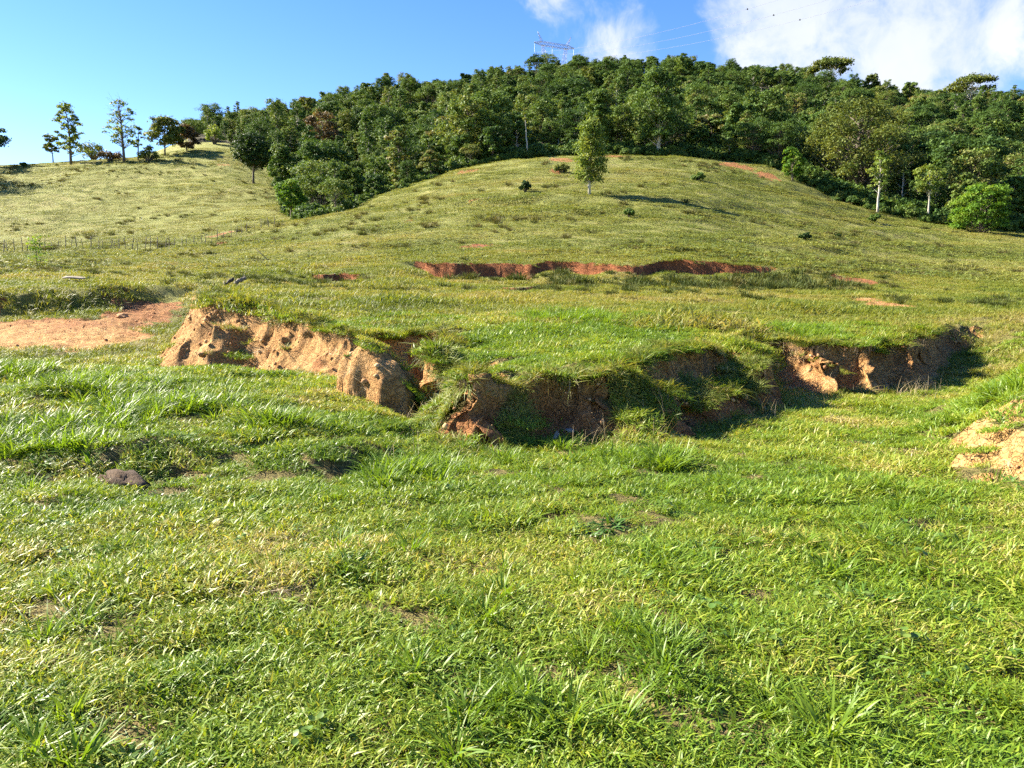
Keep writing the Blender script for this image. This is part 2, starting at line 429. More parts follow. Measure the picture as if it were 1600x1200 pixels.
def cover(X, Y, slope, ms):
    """how bare the soil is (0 turf .. 1 bare), and how red that soil is"""
    r = np.hypot(X, Y)
    nz = fbm(X * 1.3, Y * 1.3, 91, 3)
    n2 = fbm(X * 4.5, Y * 4.5, 94, 2)
    m, d, wid = ms['m'], ms['d'], ms['wid']
    boost = 1 + 0.9 * sst(-2.2, -2.8, X) * sst(-8.6, -8.0, X) * (Y < 18) * (ms['d'] < ms['wid'] * 0.85) + 0.5 * (md_zone(X, Y)) + 0.7 * sst(4.9, 5.3, X) * sst(9.5, 8.5, X) * (Y > 12) * (Y < 17)
    face = sst(0.55, 1.0, slope * boost + 0.35 * nz + 0.2 * n2) * (r < 34)
    # turf hanging over parts of the face
    veg = np.zeros_like(X)
    for (vx, vy, va, vb) in [(-1.15, 10.5, 0.36, 0.8), (0.05, 9.4, 0.16, 0.5), (1.65, 9.75, 0.42, 0.75), (-0.6, 9.6, 0.5, 0.35), (0.7, 9.75, 0.5, 0.22), (4.6, 13.0, 0.2, 0.9), (-6.6, 26, 2, 3), (-4.2, 15.5, 0.7, 0.3)]:
        veg = np.maximum(veg, np.exp(-(((X - vx) / va) ** 2 + ((Y - vy) / vb) ** 2)))
    sn = d / np.maximum(wid, 0.1)
    drape = np.where(X > 5.0, 0.0, 1.0) * sst(0.1, 0.45, 0.9 * fbm(X * 1.15, Y * 1.15, 88, 2) + 0.8 * (sn - 0.8)) * (X > -1.4) * np.where(X > 1.9, 0.0, 0.8) * (sn < 1.3)
    drape = np.maximum(drape, 0.75 * ((X < -9.5) & (X > -16.3) & (Y > 21)))
    face = face * (1 - sst(0.3, 0.62, veg + 0.25 * n2)) * (1 - 0.9 * drape) * np.where((d > -0.4) | (md_zone(X, Y) > 0.25) | (((X + 1.98) / 0.6) ** 2 + ((Y - 11.05) / 0.65) ** 2 < 1), 1.0, 0.15)
    bare = face
    red = np.full(X.shape, 0.25)
    red = np.where((X > -0.9) & (X < 5.0) & (Y < 14) & (Y > 7.9), 0.2 + 0.55 * sst(0.85, 0.25, d / np.maximum(wid, .1) + 0.35 * nz), red)
    red = np.where((X > 5.0) & (Y > 11) & (Y < 20), 0.3 + 0.25 * nz, red)
    red = np.where(Y < 10, np.where(X > 3.9, 0.0, red), red)
    red = np.where((X < -7) & (Y > 21), 0.85, red)
    red = np.where(r > 30, 1.0, red)
    far_face = sst(0.6, 1.0, slope + 0.3 * nz) * (r >= 34) * (r < 95)
    bare = np.maximum(bare, far_face)
    sf = sdf(X, Y, SANDFLAT)
    s = sst(-0.3, 0.5, sf + 0.7 * nz + 0.4 * n2)
    bare = np.maximum(bare, s)
    red = np.where(s > 0.2, np.clip(0.14 + 0.55 * sst(20.5, 24.0, Y + 2.0 * nz) + 0.2 * n2, 0, 1), red)
    for (qx, qy, ra, rb, rd) in PATCHES:
        q = 1 - ((X - qx) / ra) ** 2 - ((Y - qy) / rb) ** 2
        s = sst(-0.25, 0.55, q + 0.9 * nz + 0.5 * n2) * (q > -1.5)
        bare = np.maximum(bare, s * (0.34 if qy < 12 else 0.78 if qy < 75 else 0.62))
        red = np.where(s > 0.2, rd, red)
    # scuffed turf: small openings
    bare = np.maximum(bare, np.where(Y < 8, 0.27, 0.42) * sst(0.45, 0.65, fbm(X * 0.9 + 40, Y * 0.9, 97, 4)) * (r < 40))
    return np.clip(bare, 0, 1), np.clip(red, 0, 1)


# ------------------------------------------------------------------ mesh helpers
def mesh_np(name, verts, faces_idx, loops_per, mat=None, smooth=False, attrs=None):
    """faces_idx: flat vertex indices, loops_per: vertices per face (array)"""
    me = bpy.data.meshes.new(name)
    verts = np.asarray(verts, np.float32); idx = np.asarray(faces_idx, np.int32).ravel(); lp = np.asarray(loops_per, np.int32)
    me.vertices.add(len(verts)); me.vertices.foreach_set('co', verts.ravel())
    me.loops.add(len(idx)); me.loops.foreach_set('vertex_index', idx)
    me.polygons.add(len(lp))
    ls = np.zeros(len(lp), np.int32); ls[1:] = np.cumsum(lp)[:-1]
    me.polygons.foreach_set('loop_start', ls)
    if smooth:
        me.polygons.foreach_set('use_smooth', np.ones(len(lp), bool))
    for k, a in (attrs or {}).items():
        at = me.attributes.new(k, 'FLOAT', 'POINT')
        at.data.foreach_set('value', np.asarray(a, np.float32))
    me.update(calc_edges=True)
    me.validate(verbose=False)
    if mat:
        me.materials.append(mat)
    return me


def link(name, me, parent=None, loc=None, coll=None):
    o = bpy.data.objects.new(name, me)
    (coll or C).objects.link(o)
    if parent is not None:
        o.parent = parent
    if loc is not None:
        o.location = loc
    return o


def tag(o, label=None, cat=None, group=None, kind=None):
    if label: o['label'] = label
    if cat: o['category'] = cat
    if group: o['group'] = group
    if kind: o['kind'] = kind
    return o


class Geo:
    """collects tubes, boxes and lumps into one mesh"""
    def __init__(self):
        self.v = []; self.f = []; self.l = []; self.nv = 0

    def add(self, verts, faces):
        verts = np.asarray(verts, float)
        for fc in faces:
            self.f.extend([i + self.nv for i in fc]); self.l.append(len(fc))
        self.v.append(verts); self.nv += len(verts)

    def tube(self, pts, rad, sides=7, cap=True):
        pts = np.asarray(pts, float); n = len(pts)
        rad = np.broadcast_to(np.asarray(rad, float), (n,))
        tg = np.gradient(pts, axis=0); tg /= np.maximum(np.linalg.norm(tg, axis=1, keepdims=True), 1e-9)
        ref = np.array([1.0, 0.13, 0.07]) if abs(tg[0][0]) < 0.8 else np.array([0.1, 1.0, 0.05])
        a = np.cross(tg, ref); a /= np.linalg.norm(a, axis=1, keepdims=True); b = np.cross(tg, a)
        ang = np.arange(sides) / sides * 2 * math.pi
        ring = pts[:, None] + rad[:, None, None] * (np.cos(ang)[None, :, None] * a[:, None] + np.sin(ang)[None, :, None] * b[:, None])
        fs = []
        for i in range(n - 1):
            for j in range(sides):
                k = (j + 1) % sides
                fs.append((i * sides + j, i * sides + k, (i + 1) * sides + k, (i + 1) * sides + j))
        if cap:
            fs.append(tuple(range(sides))[::-1]); fs.append(tuple((n - 1) * sides + j for j in range(sides)))
        self.add(ring.reshape(-1, 3), fs)

    def build(self, name, mat, smooth=True):
        return mesh_np(name, np.concatenate(self.v), self.f, self.l, mat, smooth)


# ------------------------------------------------------------------ materials
def new_mat(name):
    m = bpy.data.materials.new(name)
    m.use_nodes = True
    return m, NT(m.node_tree)


def out(nt, sh):
    nt.n('ShaderNodeOutputMaterial', {'Surface': sh})


def attr(nt, name, typ='GEOMETRY'):
    return nt.n('ShaderNodeAttribute', attribute_name=name, attribute_type=typ).outputs['Fac']


def terrain_material():
    m, nt = new_mat('pasture_ground')
    pos = nt.n('ShaderNodeNewGeometry').outputs['Position']
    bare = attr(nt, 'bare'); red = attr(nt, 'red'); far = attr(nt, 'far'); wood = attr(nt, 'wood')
    nbig = nt.noise(pos, 0.45, 5); nmid = nt.noise(pos, 3.0, 6, 0.6); nfine = nt.noise(pos, 22, 6, 0.65); nhuge = nt.noise(pos, 0.05, 4)
    turf = nt.ramp(nt.math('ADD', nt.math('MULTIPLY', nmid, 0.4), nt.math('MULTIPLY', nfine, 0.6)), [(0.35, (0.075, 0.060, 0.022)), (0.5, (0.13, 0.115, 0.038)), (0.65, (0.26, 0.19, 0.085))])
    hill = nt.ramp(nt.math('ADD', nt.math('MULTIPLY', nbig, 0.6), nt.math('MULTIPLY', nhuge, 0.4)),
                   [(0.35, (0.135, 0.15, 0.036)), (0.5, (0.19, 0.20, 0.048)), (0.65, (0.24, 0.22, 0.08))])
    turf = nt.mix(far, turf, hill)
    sand = nt.ramp(nt.math('ADD', nt.math('MULTIPLY', nmid, 0.55), nt.math('MULTIPLY', nfine, 0.45)),
                   [(0.3, (0.25, 0.125, 0.045)), (0.48, (0.42, 0.245, 0.090)), (0.7, (0.54, 0.365, 0.165))])
    redc = nt.ramp(nt.math('ADD', nt.math('MULTIPLY', nmid, 0.5), nt.math('MULTIPLY', nfine, 0.5)),
                   [(0.3, (0.14, 0.046, 0.020)), (0.5, (0.23, 0.084, 0.034)), (0.7, (0.33, 0.15, 0.066))])
    soil = nt.mix(red, sand, redc)
    # grey lichen-dark crust in streaks on old faces
    st = nt.n('ShaderNodeMapping', {'Vector': pos, 'Scale': (5.0, 5.0, 0.9)}).outputs[0]
    crust = nt.maprange(nt.noise(st, 1.3, 5, 0.6), 0.50, 0.68)
    soil = nt.mix(nt.math('MULTIPLY', crust, attr(nt, 'crust')), soil, (0.115, 0.085, 0.055))
    b2 = nt.maprange(nt.math('ADD', bare, nt.math('MULTIPLY', nt.math('SUBTRACT', nfine, 0.5), 0.5)), 0.3, 0.62)
    col = nt.mix(b2, turf, soil)
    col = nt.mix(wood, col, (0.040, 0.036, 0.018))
    hgt = nt.math('ADD', nt.math('MULTIPLY', nmid, 0.6), nt.math('MULTIPLY', nfine, 0.25))
    pit = nt.n('ShaderNodeTexVoronoi', {'Vector': pos, 'Scale': 9.0}).outputs[0]
    hgt = nt.math('ADD', hgt, nt.math('MULTIPLY', pit, 0.10))
    crk = nt.n('ShaderNodeTexVoronoi', {'Vector': nt.n('ShaderNodeVectorMath', {0: pos, 1: nt.noise(pos, 6.0, 3, out=1)}, operation='ADD').outputs[0], 'Scale': 5.0}, feature='DISTANCE_TO_EDGE').outputs[0]
    hgt = nt.math('ADD', hgt, nt.math('MULTIPLY', nt.maprange(crk, 0.0, 0.10), 0.22))
    hgt = nt.math('ADD', hgt, nt.math('MULTIPLY', nt.noise(pos, 70, 4, 0.7), 0.12))
    bump = nt.n('ShaderNodeBump', {'Height': hgt, 'Strength': 1.0, 'Distance': 0.14})
    p = nt.n('ShaderNodeBsdfPrincipled', {'Base Color': col, 'Roughness': 0.95, 'Specular IOR Level': 0.15, 'Normal': bump.outputs[0]})
    out(nt, p.outputs[0])
    return m


def blade_material(name, stops, transl=0.38, rough=0.45, spec=0.28, tint_amt=0.6):
    m, nt = new_mat(name)
    bc = attr(nt, 'bc'); ti = attr(nt, 'tint', 'INSTANCER')
    v = nt.math('ADD', nt.math('MULTIPLY', bc, 1 - tint_amt), nt.math('MULTIPLY', ti, tint_amt))
    col = nt.ramp(v, stops)
    pr = nt.n('ShaderNodeBsdfPrincipled', {'Base Color': col, 'Roughness': rough, 'Specular IOR Level': spec})
    tcol = nt.mix(1.0, col, (1.25, 1.12, 0.55, 1), 'MULTIPLY')
    tr = nt.n('ShaderNodeBsdfTranslucent', {'Color': tcol})
    mx = nt.n('ShaderNodeMixShader', {0: transl, 1: pr.outputs[0], 2: tr.outputs[0]})
    out(nt, mx.outputs[0])
    return m


def leaf_material(name, stops, rnd=0.55, transl=0.27):
    """leaf colour: own value of each leaf clump plus a value per tree"""
    m, nt = new_mat(name)
    lv = attr(nt, 'lv')
    rn = attr(nt, 'tint', 'INSTANCER')
    v = nt.math('ADD', nt.math('MULTIPLY', lv, 1 - rnd), nt.math('MULTIPLY', rn, rnd))
    col = nt.ramp(v, stops)
    pr = nt.n('ShaderNodeBsdfPrincipled', {'Base Color': col, 'Roughness': 0.6, 'Specular IOR Level': 0.12})
    tcol = nt.mix(1.0, col, (1.3, 1.15, 0.5, 1), 'MULTIPLY')
    tr = nt.n('ShaderNodeBsdfTranslucent', {'Color': tcol})
    mx = nt.n('ShaderNodeMixShader', {0: transl, 1: pr.outputs[0], 2: tr.outputs[0]})
    out(nt, mx.outputs[0])
    return m


def simple_mat(name, c1, c2, scale=8.0, rough=0.85, bump=0.4, dist=0.02, metallic=0.0):
    m, nt = new_mat(name)
    pos = nt.n('ShaderNodeTexCoord').outputs['Object']
    n = nt.noise(pos, scale, 6, 0.65)
    col = nt.ramp(n, [(0.32, c1), (0.68, c2)])
    b = nt.n('ShaderNodeBump', {'Height': n, 'Strength': bump, 'Distance': dist})
    p = nt.n('ShaderNodeBsdfPrincipled', {'Base Color': col, 'Roughness': rough, 'Metallic': metallic, 'Specular IOR Level': 0.3, 'Normal': b.outputs[0]})
    out(nt, p.outputs[0])
    return m


M_GROUND = terrain_material()
M_ROOT = blade_material('hanging_roots', [(0.0, (0.10, 0.07, 0.04)), (0.6, (0.22, 0.16, 0.09)), (1.0, (0.36, 0.28, 0.17))], transl=0.1)
M_CRUMB = blade_material('soil_crumbs', [(0.0, (0.24, 0.12, 0.055)), (0.6, (0.40, 0.24, 0.115)), (1.0, (0.50, 0.34, 0.18))], transl=0.0, spec=0.1, rough=1.0, tint_amt=1.0)
M_LAWN = blade_material('short_grass_blades', [(0.0, (0.075, 0.155, 0.012)), (0.25, (0.135, 0.225, 0.017)), (0.45, (0.215, 0.285, 0.027)), (0.62, (0.31, 0.315, 0.055)), (0.80, (0.43, 0.35, 0.15)), (1.0, (0.52, 0.43, 0.25))])
M_LUSH = blade_material('lush_grass_blades', [(0.0, (0.075, 0.16, 0.012)), (0.5, (0.15, 0.245, 0.018)), (0.85, (0.24, 0.30, 0.035)), (1.0, (0.36, 0.30, 0.12))], transl=0.45, spec=0.35)
M_MID = blade_material('pasture_blades', [(0.0, (0.065, 0.105, 0.014)), (0.3, (0.13, 0.175, 0.02)), (0.55, (0.21, 0.225, 0.034)), (0.75, (0.27, 0.235, 0.07)), (1.0, (0.33, 0.25, 0.13))], spec=0.3, rough=0.55)
M_HILL = blade_material('hill_grass_blades', [(0.0, (0.085, 0.122, 0.026)), (0.3, (0.152, 0.186, 0.038)), (0.55, (0.215, 0.226, 0.052)), (0.75, (0.26, 0.236, 0.082)), (1.0, (0.31, 0.25, 0.13))], spec=0.2, rough=0.6, transl=0.3)
M_WEED = blade_material('coarse_weed_blades', [(0.0, (0.030, 0.052, 0.014)), (0.5, (0.070, 0.092, 0.022)), (1.0, (0.16, 0.135, 0.06))], spec=0.15, rough=0.7, transl=0.2)
M_STRAW = blade_material('dry_straw', [(0.0, (0.30, 0.22, 0.10)), (0.6, (0.42, 0.33, 0.18)), (1.0, (0.50, 0.43, 0.28))], transl=0.2)
M_BROAD = blade_material('broad_weed_leaves', [(0.0, (0.045, 0.11, 0.014)), (0.6, (0.085, 0.165, 0.02)), (0.9, (0.14, 0.20, 0.03)), (1.0, (0.28, 0.22, 0.09))], transl=0.3, spec=0.4, rough=0.4)
M_CLOVER = blade_material('round_weed_leaves', [(0.0, (0.06, 0.14, 0.02)), (0.7, (0.12, 0.20, 0.03)), (1.0, (0.18, 0.23, 0.06))], transl=0.35, spec=0.35, rough=0.45)
M_FOREST = leaf_material('forest_leaves', [(0.0, (0.020, 0.046, 0.014)), (0.22, (0.039, 0.084, 0.020)), (0.45, (0.068, 0.126, 0.027)), (0.66, (0.108, 0.168, 0.035)), (0.84, (0.155, 0.180, 0.047)), (1.0, (0.185, 0.158, 0.07))])
M_DARK = leaf_material('dark_leaves', [(0.0, (0.018, 0.042, 0.014)), (1.0, (0.045, 0.085, 0.022))], rnd=0.1)
M_LIGHT = leaf_material('light_leaves', [(0.0, (0.08, 0.135, 0.025)), (0.6, (0.14, 0.20, 0.036)), (1.0, (0.22, 0.25, 0.065))], rnd=0.1, transl=0.35)
M_BRIGHT = leaf_material('bright_leaves', [(0.0, (0.05, 0.125, 0.016)), (0.6, (0.105, 0.205, 0.022)), (1.0, (0.19, 0.26, 0.04))], rnd=0.1, transl=0.4)
M_OLIVE = leaf_material('olive_leaves', [(0.0, (0.06, 0.095, 0.02)), (0.6, (0.115, 0.145, 0.03)), (1.0, (0.17, 0.18, 0.045))], rnd=0.1)
M_RUST = leaf_material('rusty_leaves', [(0.0, (0.075, 0.055, 0.025)), (0.6, (0.12, 0.085, 0.04)), (1.0, (0.16, 0.12, 0.06))], rnd=0.1)
M_BARK = simple_mat('bark', (0.055, 0.045, 0.032), (0.15, 0.125, 0.095), 6.0)
M_PALE = simple_mat('pale_bark', (0.24, 0.22, 0.18), (0.50, 0.47, 0.40), 5.0)
M_WOOD = simple_mat('weathered_wood', (0.07, 0.058, 0.043), (0.21, 0.18, 0.14), 9.0)
M_CHAR = simple_mat('charred_wood', (0.014, 0.012, 0.011), (0.06, 0.05, 0.042), 7.0)
M_STEEL = simple_mat('galvanised_steel', (0.20, 0.22, 0.24), (0.32, 0.34, 0.36), 3.0, rough=0.7, bump=0.05, metallic=0.2)
M_GLASS = simple_mat('insulator_glass', (0.55, 0.65, 0.68), (0.72, 0.80, 0.82), 3.0, rough=0.2, bump=0.0)
M_WIRE = simple_mat('conductor', (0.16, 0.17, 0.18), (0.22, 0.23, 0.24), 3.0, rough=0.9, bump=0.0)
M_DARKMETAL = simple_mat('dark_fitting', (0.03, 0.03, 0.03), (0.06, 0.06, 0.06), 3.0)
M_CLOD = simple_mat('earthen_lump', (0.030, 0.020, 0.012), (0.115, 0.078, 0.05), 34.0, rough=1.0, bump=1.0, dist=0.03)
M_SCRAP = simple_mat('pale_scrap', (0.09, 0.10, 0.10), (0.20, 0.21, 0.21), 6.0, rough=0.6, bump=0.2)

# ------------------------------------------------------------------ ground
def build_ground():
    azd = np.radians(np.linspace(-43, 43, 640))
    side = np.radians(np.linspace(43, 317, 72))[1:-1]
    az = np.concatenate([azd, side])
    r = np.concatenate([np.arange(0.4, 5.5, 0.10), np.arange(5.5, 8.0, 0.04), np.arange(8.0, 15.6, 0.026), np.arange(15.6, 20, 0.06), np.arange(20, 34, 0.13),
                        np.arange(34, 60, 0.22), 60 * np.exp(np.linspace(0, math.log(420 / 60), 190)), 430 * np.exp(np.linspace(0, math.log(3600 / 430), 22))])
    A, R = np.meshgrid(az, r)
    X = R * np.sin(A); Y = R * np.cos(A)
    z, ms = height(X, Y, True)
    far_fall = sst(1000, 3600, R)
    z = z - far_fall * 40
    sh = X.shape
    e = 0.05
    ee = np.maximum(e, 0.006 * R)
    gx = (height(X + ee, Y) - height(X - ee, Y)) / (2 * ee); gy = (height(X, Y + ee) - height(X, Y - ee)) / (2 * ee)
    slope = np.hypot(gx, gy)
    bare, red = cover(X, Y, slope, ms)
    # lumps, fluting and undercuts on the bare faces (pushed along the downhill direction)
    k = sst(0.5, 1.2, slope) * (R < 34) * np.maximum(sst(-0.5, -0.1, ms['d']), 0.6 * md_zone(X, Y))
    nx = -gx / np.maximum(slope, 1e-3); ny = -gy / np.maximum(slope, 1e-3)
    sel = k > 0.01
    amt = np.zeros(sh)
    x_, y_, z_ = X[sel], Y[sel], z[sel]
    bil = 0.15 * np.abs(vn3(x_ * 1.5, y_ * 1.5, z_ * 1.5, 121)) + 0.08 * np.abs(vn3(x_ * 3.4, y_ * 3.4, z_ * 3.4, 122)) + 0.03 * np.abs(vn3(x_ * 8, y_ * 8, z_ * 8, 123)) + 0.02 * vn3(x_ * 20, y_ * 20, z_ * 20, 124) - 0.08
    lum = 0.15 * vn3(x_ * 2.2, y_ * 2.2, z_ * 1.6, 101) + 0.085 * vn3(x_ * 5.5, y_ * 5.5, z_ * 3.5, 102) + 0.04 * vn3(x_ * 13, y_ * 13, z_ * 9, 103) + 0.015 * vn3(x_ * 30, y_ * 30, z_ * 24, 104)
    flute = -0.06 * np.abs(vn3(x_ * 4.2, y_ * 4.2, z_ * 0.6, 105))
    amt[sel] = np.where((x_ < -1.4) | (x_ > 4.6), bil, lum + flute) * k[sel] * np.where(x_ < -2.6, 0.55, 1.0)
    X2 = X + nx * amt; Y2 = Y + ny * amt
    # undercut below the turf edge
    s_ = np.clip(ms['d'] / np.maximum(ms['wid'], 0.1), 0, 1.4)
    under = np.where(X > -1.4, 0.16 + 0.12 * vn(X * 1.3, Y * 1.3, 126), 0.05) * np.exp(-((s_ - 0.55) / 0.25) ** 2) * k * (Y < 20)
    X2 = X2 - nx * under; Y2 = Y2 - ny * under
    sd_ = bare * (R < 30) * (1 - k) * (Y > 14)
    z2 = z + sd_ * (0.09 * fbm(X * 1.6, Y * 3.2, 111, 4) + 0.03 * vn(X * 8, Y * 12, 114))
    # vertical break-up of the sandy mound face
    z2 = z2 + k * bare * 0.07 * vn3(X * 3.1, Y * 3.1, z * 3.1, 115)
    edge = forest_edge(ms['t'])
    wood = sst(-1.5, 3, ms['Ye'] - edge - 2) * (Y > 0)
    far = sst(14, 38, R)
    crust = np.where(Y < 20, np.clip(0.15 + 0.65 * sst(0.4, 0.85, s_), 0, 1), 0.2) * k
    crust = crust * np.where((X < -2.3), 0.55, 1.0)
    nr_, na = sh
    V = np.stack([X2, Y2, z2], -1).reshape(-1, 3)
    V = np.concatenate([V, [[0, 0, float(height(np.array([0.0]), np.array([0.3]))[0])]]])
    i = np.arange(nr_ - 1)[:, None]; j = np.arange(na)[None, :]; jn = (j + 1) % na
    q = np.stack([i * na + j, i * na + jn, (i + 1) * na + jn, (i + 1) * na + j], -1).reshape(-1, 4)[:, ::-1]
    c = len(V) - 1
    jj = np.arange(na)
    tri = np.stack([np.full(na, c), (jj + 1) % na, jj], -1)
    idx = np.concatenate([q.ravel(), tri.ravel()])
    lp = np.concatenate([np.full(len(q), 4), np.full(len(tri), 3)])
    pad = lambda a: np.append(a.ravel(), 0)
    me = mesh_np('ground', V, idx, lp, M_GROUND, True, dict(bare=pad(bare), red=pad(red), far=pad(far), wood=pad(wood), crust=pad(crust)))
    o = link('ground', me)
    return tag(o, 'hilly green pasture cut by an eroded gully with bare earth banks', 'ground', kind='structure')


build_ground()
tag(bpy.data.objects['ground'], 'hilly green pasture cut by an eroded gully with bare earth banks', 'ground', kind='structure')


# ------------------------------------------------------------------ scatter by geometry nodes (for grass and other uncountable cover)
def proto_collection(name, meshes):
    col = bpy.data.collections.new(name)
    for i, me in enumerate(meshes):
        o = bpy.data.objects.new('%s_%02d' % (name, i), me)
        col.objects.link(o)
    return col


def tilt_euler(gx, gy, spin, amt):
    """spin about Z, then lean with the ground"""
    nx, ny, nz = -gx * amt, -gy * amt, np.ones_like(gx)
    L = np.sqrt(nx * nx + ny * ny + 1); nx /= L; ny /= L; nz /= L
    # rotation taking z to n (Rodrigues)
    kx, ky = -ny, nx
    c = nz; f = 1 / (1 + c)
    R = np.empty((len(gx), 3, 3))
    R[:, 0, 0] = c + kx * kx * f; R[:, 0, 1] = kx * ky * f; R[:, 0, 2] = ky
    R[:, 1, 0] = kx * ky * f; R[:, 1, 1] = c + ky * ky * f; R[:, 1, 2] = -kx
    R[:, 2, 0] = -ky; R[:, 2, 1] = kx; R[:, 2, 2] = c
    cs, sn = np.cos(spin), np.sin(spin)
    S = np.zeros_like(R)
    S[:, 0, 0] = cs; S[:, 0, 1] = -sn; S[:, 1, 0] = sn; S[:, 1, 1] = cs; S[:, 2, 2] = 1
    Q = R @ S
    return np.stack([np.arctan2(Q[:, 2, 1], Q[:, 2, 2]), np.arcsin(np.clip(-Q[:, 2, 0], -1, 1)), np.arctan2(Q[:, 1, 0], Q[:, 0, 0])], -1)


def scatter(name, P, rot, scl, idx, tint, col, label, cat):
    n = len(P)
    me = bpy.data.meshes.new(name)
    me.vertices.add(n); me.vertices.foreach_set('co', np.asarray(P, np.float32).ravel())
    a = me.attributes.new('rot', 'FLOAT_VECTOR', 'POINT'); a.data.foreach_set('vector', np.asarray(rot, np.float32).ravel())
    scl = np.asarray(scl, np.float32)
    if scl.ndim == 1:
        scl = np.repeat(scl[:, None], 3, 1)
    a = me.attributes.new('scl', 'FLOAT_VECTOR', 'POINT'); a.data.foreach_set('vector', scl.ravel())
    a = me.attributes.new('idx', 'INT', 'POINT'); a.data.foreach_set('value', np.asarray(idx, np.int32))
    a = me.attributes.new('tint', 'FLOAT', 'POINT'); a.data.foreach_set('value', np.asarray(tint, np.float32))
    o = link(name, me)
    ng = bpy.data.node_groups.new(name + '_scatter', 'GeometryNodeTree')
    ng.interface.new_socket('Geometry', in_out='INPUT', socket_type='NodeSocketGeometry')
    ng.interface.new_socket('Geometry', in_out='OUTPUT', socket_type='NodeSocketGeometry')
    N, L = ng.nodes, ng.links
    gi = N.new('NodeGroupInput'); go = N.new('NodeGroupOutput')
    ci = N.new('GeometryNodeCollectionInfo'); ci.inputs['Collection'].default_value = col
    ci.inputs['Separate Children'].default_value = True; ci.inputs['Reset Children'].default_value = True
    ip = N.new('GeometryNodeInstanceOnPoints')

    def na(nm, typ):
        k = N.new('GeometryNodeInputNamedAttribute'); k.data_type = typ; k.inputs[0].default_value = nm
        return k.outputs['Attribute']
    e2r = N.new('FunctionNodeEulerToRotation')
    L.new(na('rot', 'FLOAT_VECTOR'), e2r.inputs[0])
    L.new(gi.outputs[0], ip.inputs['Points']); L.new(ci.outputs[0], ip.inputs['Instance'])
    ip.inputs['Pick Instance'].default_value = True
    L.new(na('idx', 'INT'), ip.inputs['Instance Index'])
    L.new(e2r.outputs[0], ip.inputs['Rotation'])
    L.new(na('scl', 'FLOAT_VECTOR'), ip.inputs['Scale'])
    L.new(ip.outputs[0], go.inputs[0])
    md = o.modifiers.new('scatter', 'NODES'); md.node_group = ng
    return tag(o, label, cat, kind='stuff')


def blades(seed, n, radius, h0, h1, w0, w1, lean0, lean1, mat, segs=3, dry=0.25, clump=False, flat=1.0, name='blades'):
    rg = np.random.default_rng(seed)
    a = rg.uniform(0, 2 * math.pi, n); rr = radius * np.sqrt(rg.uniform(0, 1, n)) * (rg.uniform(0.2, 1, n) if clump else 1)
    root = np.stack([rr * np.cos(a), rr * np.sin(a), np.full(n, -0.01)], -1)
    da = rg.uniform(0, 2 * math.pi, n) if not clump else a + rg.normal(0, 0.7, n)
    dirv = np.stack([np.cos(da), np.sin(da), np.zeros(n)], -1)
    h = rg.uniform(h0, h1, n); wd = rg.uniform(w0, w1, n); ln = rg.uniform(lean0, lean1, n)
    tw = rg.uniform(-0.7, 0.7, n)
    side = np.stack([-np.sin(da + tw), np.cos(da + tw), rg.uniform(-0.5, 0.5, n)], -1)
    prof = [0.55, 1.0, 0.8, 0.5][:segs] if segs <= 4 else np.linspace(1, 0.3, segs)
    vs_, bc = [], rg.uniform(0, 1, n) ** 1.1
    bc = np.where(rg.uniform(0, 1, n) < dry, rg.uniform(0.8, 1.0, n), bc * 0.72)
    for k in range(segs):
        s = k / segs
        p = root + dirv * (ln * h * s ** 1.5)[:, None]
        p[:, 2] += flat * h * (s - 0.42 * ln * s * s)
        wk = wd * prof[k] * 0.5
        vs_.append(p - side * wk[:, None]); vs_.append(p + side * wk[:, None])
    p = root + dirv * (ln * h)[:, None]; p[:, 2] += flat * h * (1 - 0.42 * ln) 
    vs_.append(p)
    nv = 2 * segs + 1
    V = np.stack(vs_, 1).reshape(-1, 3)
    b = np.arange(n)[:, None] * nv
    fq = [b + np.array([[2 * k, 2 * k + 1, 2 * k + 3, 2 * k + 2]]) for k in range(segs - 1)]
    ft = b + np.array([[2 * segs - 2, 2 * segs - 1, 2 * segs]])
    idx = np.concatenate([q.ravel() for q in fq] + [ft.ravel()])
    lp = np.concatenate([np.full(n * (segs - 1), 4), np.full(n, 3)])
    return mesh_np(name, V, idx, lp, mat, False, dict(bc=np.repeat(bc, nv)))


def round_leaves(seed, n, mat):
    rg = np.random.default_rng(seed)
    V, idx, lp, bc = [], [], [], []
    g = 0
    for i in range(n):
        a = rg.uniform(0, 6.28); d = rg.uniform(0.01, 0.09); hh = rg.uniform(0.03, 0.075); s = rg.uniform(0.013, 0.024)
        c = np.array([d * math.cos(a), d * math.sin(a), hh])
        nrm_ = unit([rg.normal(0, .35), rg.normal(0, .35), 1]); tx = unit(np.cross(nrm_, [math.sin(a), math.cos(a), 0.1])); ty = np.cross(nrm_, tx)
        ang = np.linspace(0, 2 * math.pi, 9)[:-1]
        ring = c + s * (np.cos(ang)[:, None] * tx + np.sin(ang)[:, None] * ty) + nrm_ * 0.15 * s
        V.append(ring); V.append(c[None]); b = rg.uniform(0, 1)
        for k in range(8):
            idx += [g + 8, g + k, g + (k + 1) % 8]; lp.append(3)
        bc += [b] * 9
        g += 9
        st = np.array([[0, 0, 0], [0.002, 0, 0], c + [0.001, 0, 0], c])
        V.append(st); idx += [g, g + 1, g + 2, g + 3]; lp.append(4); bc += [b] * 4; g += 4
    return mesh_np('round_leaves', np.concatenate(V), idx, lp, mat, False, dict(bc=bc))


def ring_points(rg, y0, y1, dens, tmax=0.86, power=1.0):
    area = tmax * (y1 ** 2 - y0 ** 2)
    n = int(dens * area)
    Y = np.sqrt(rg.uniform(y0 ** 2, y1 ** 2, n)); X = rg.uniform(-tmax, tmax, n) * Y
    return X, Y


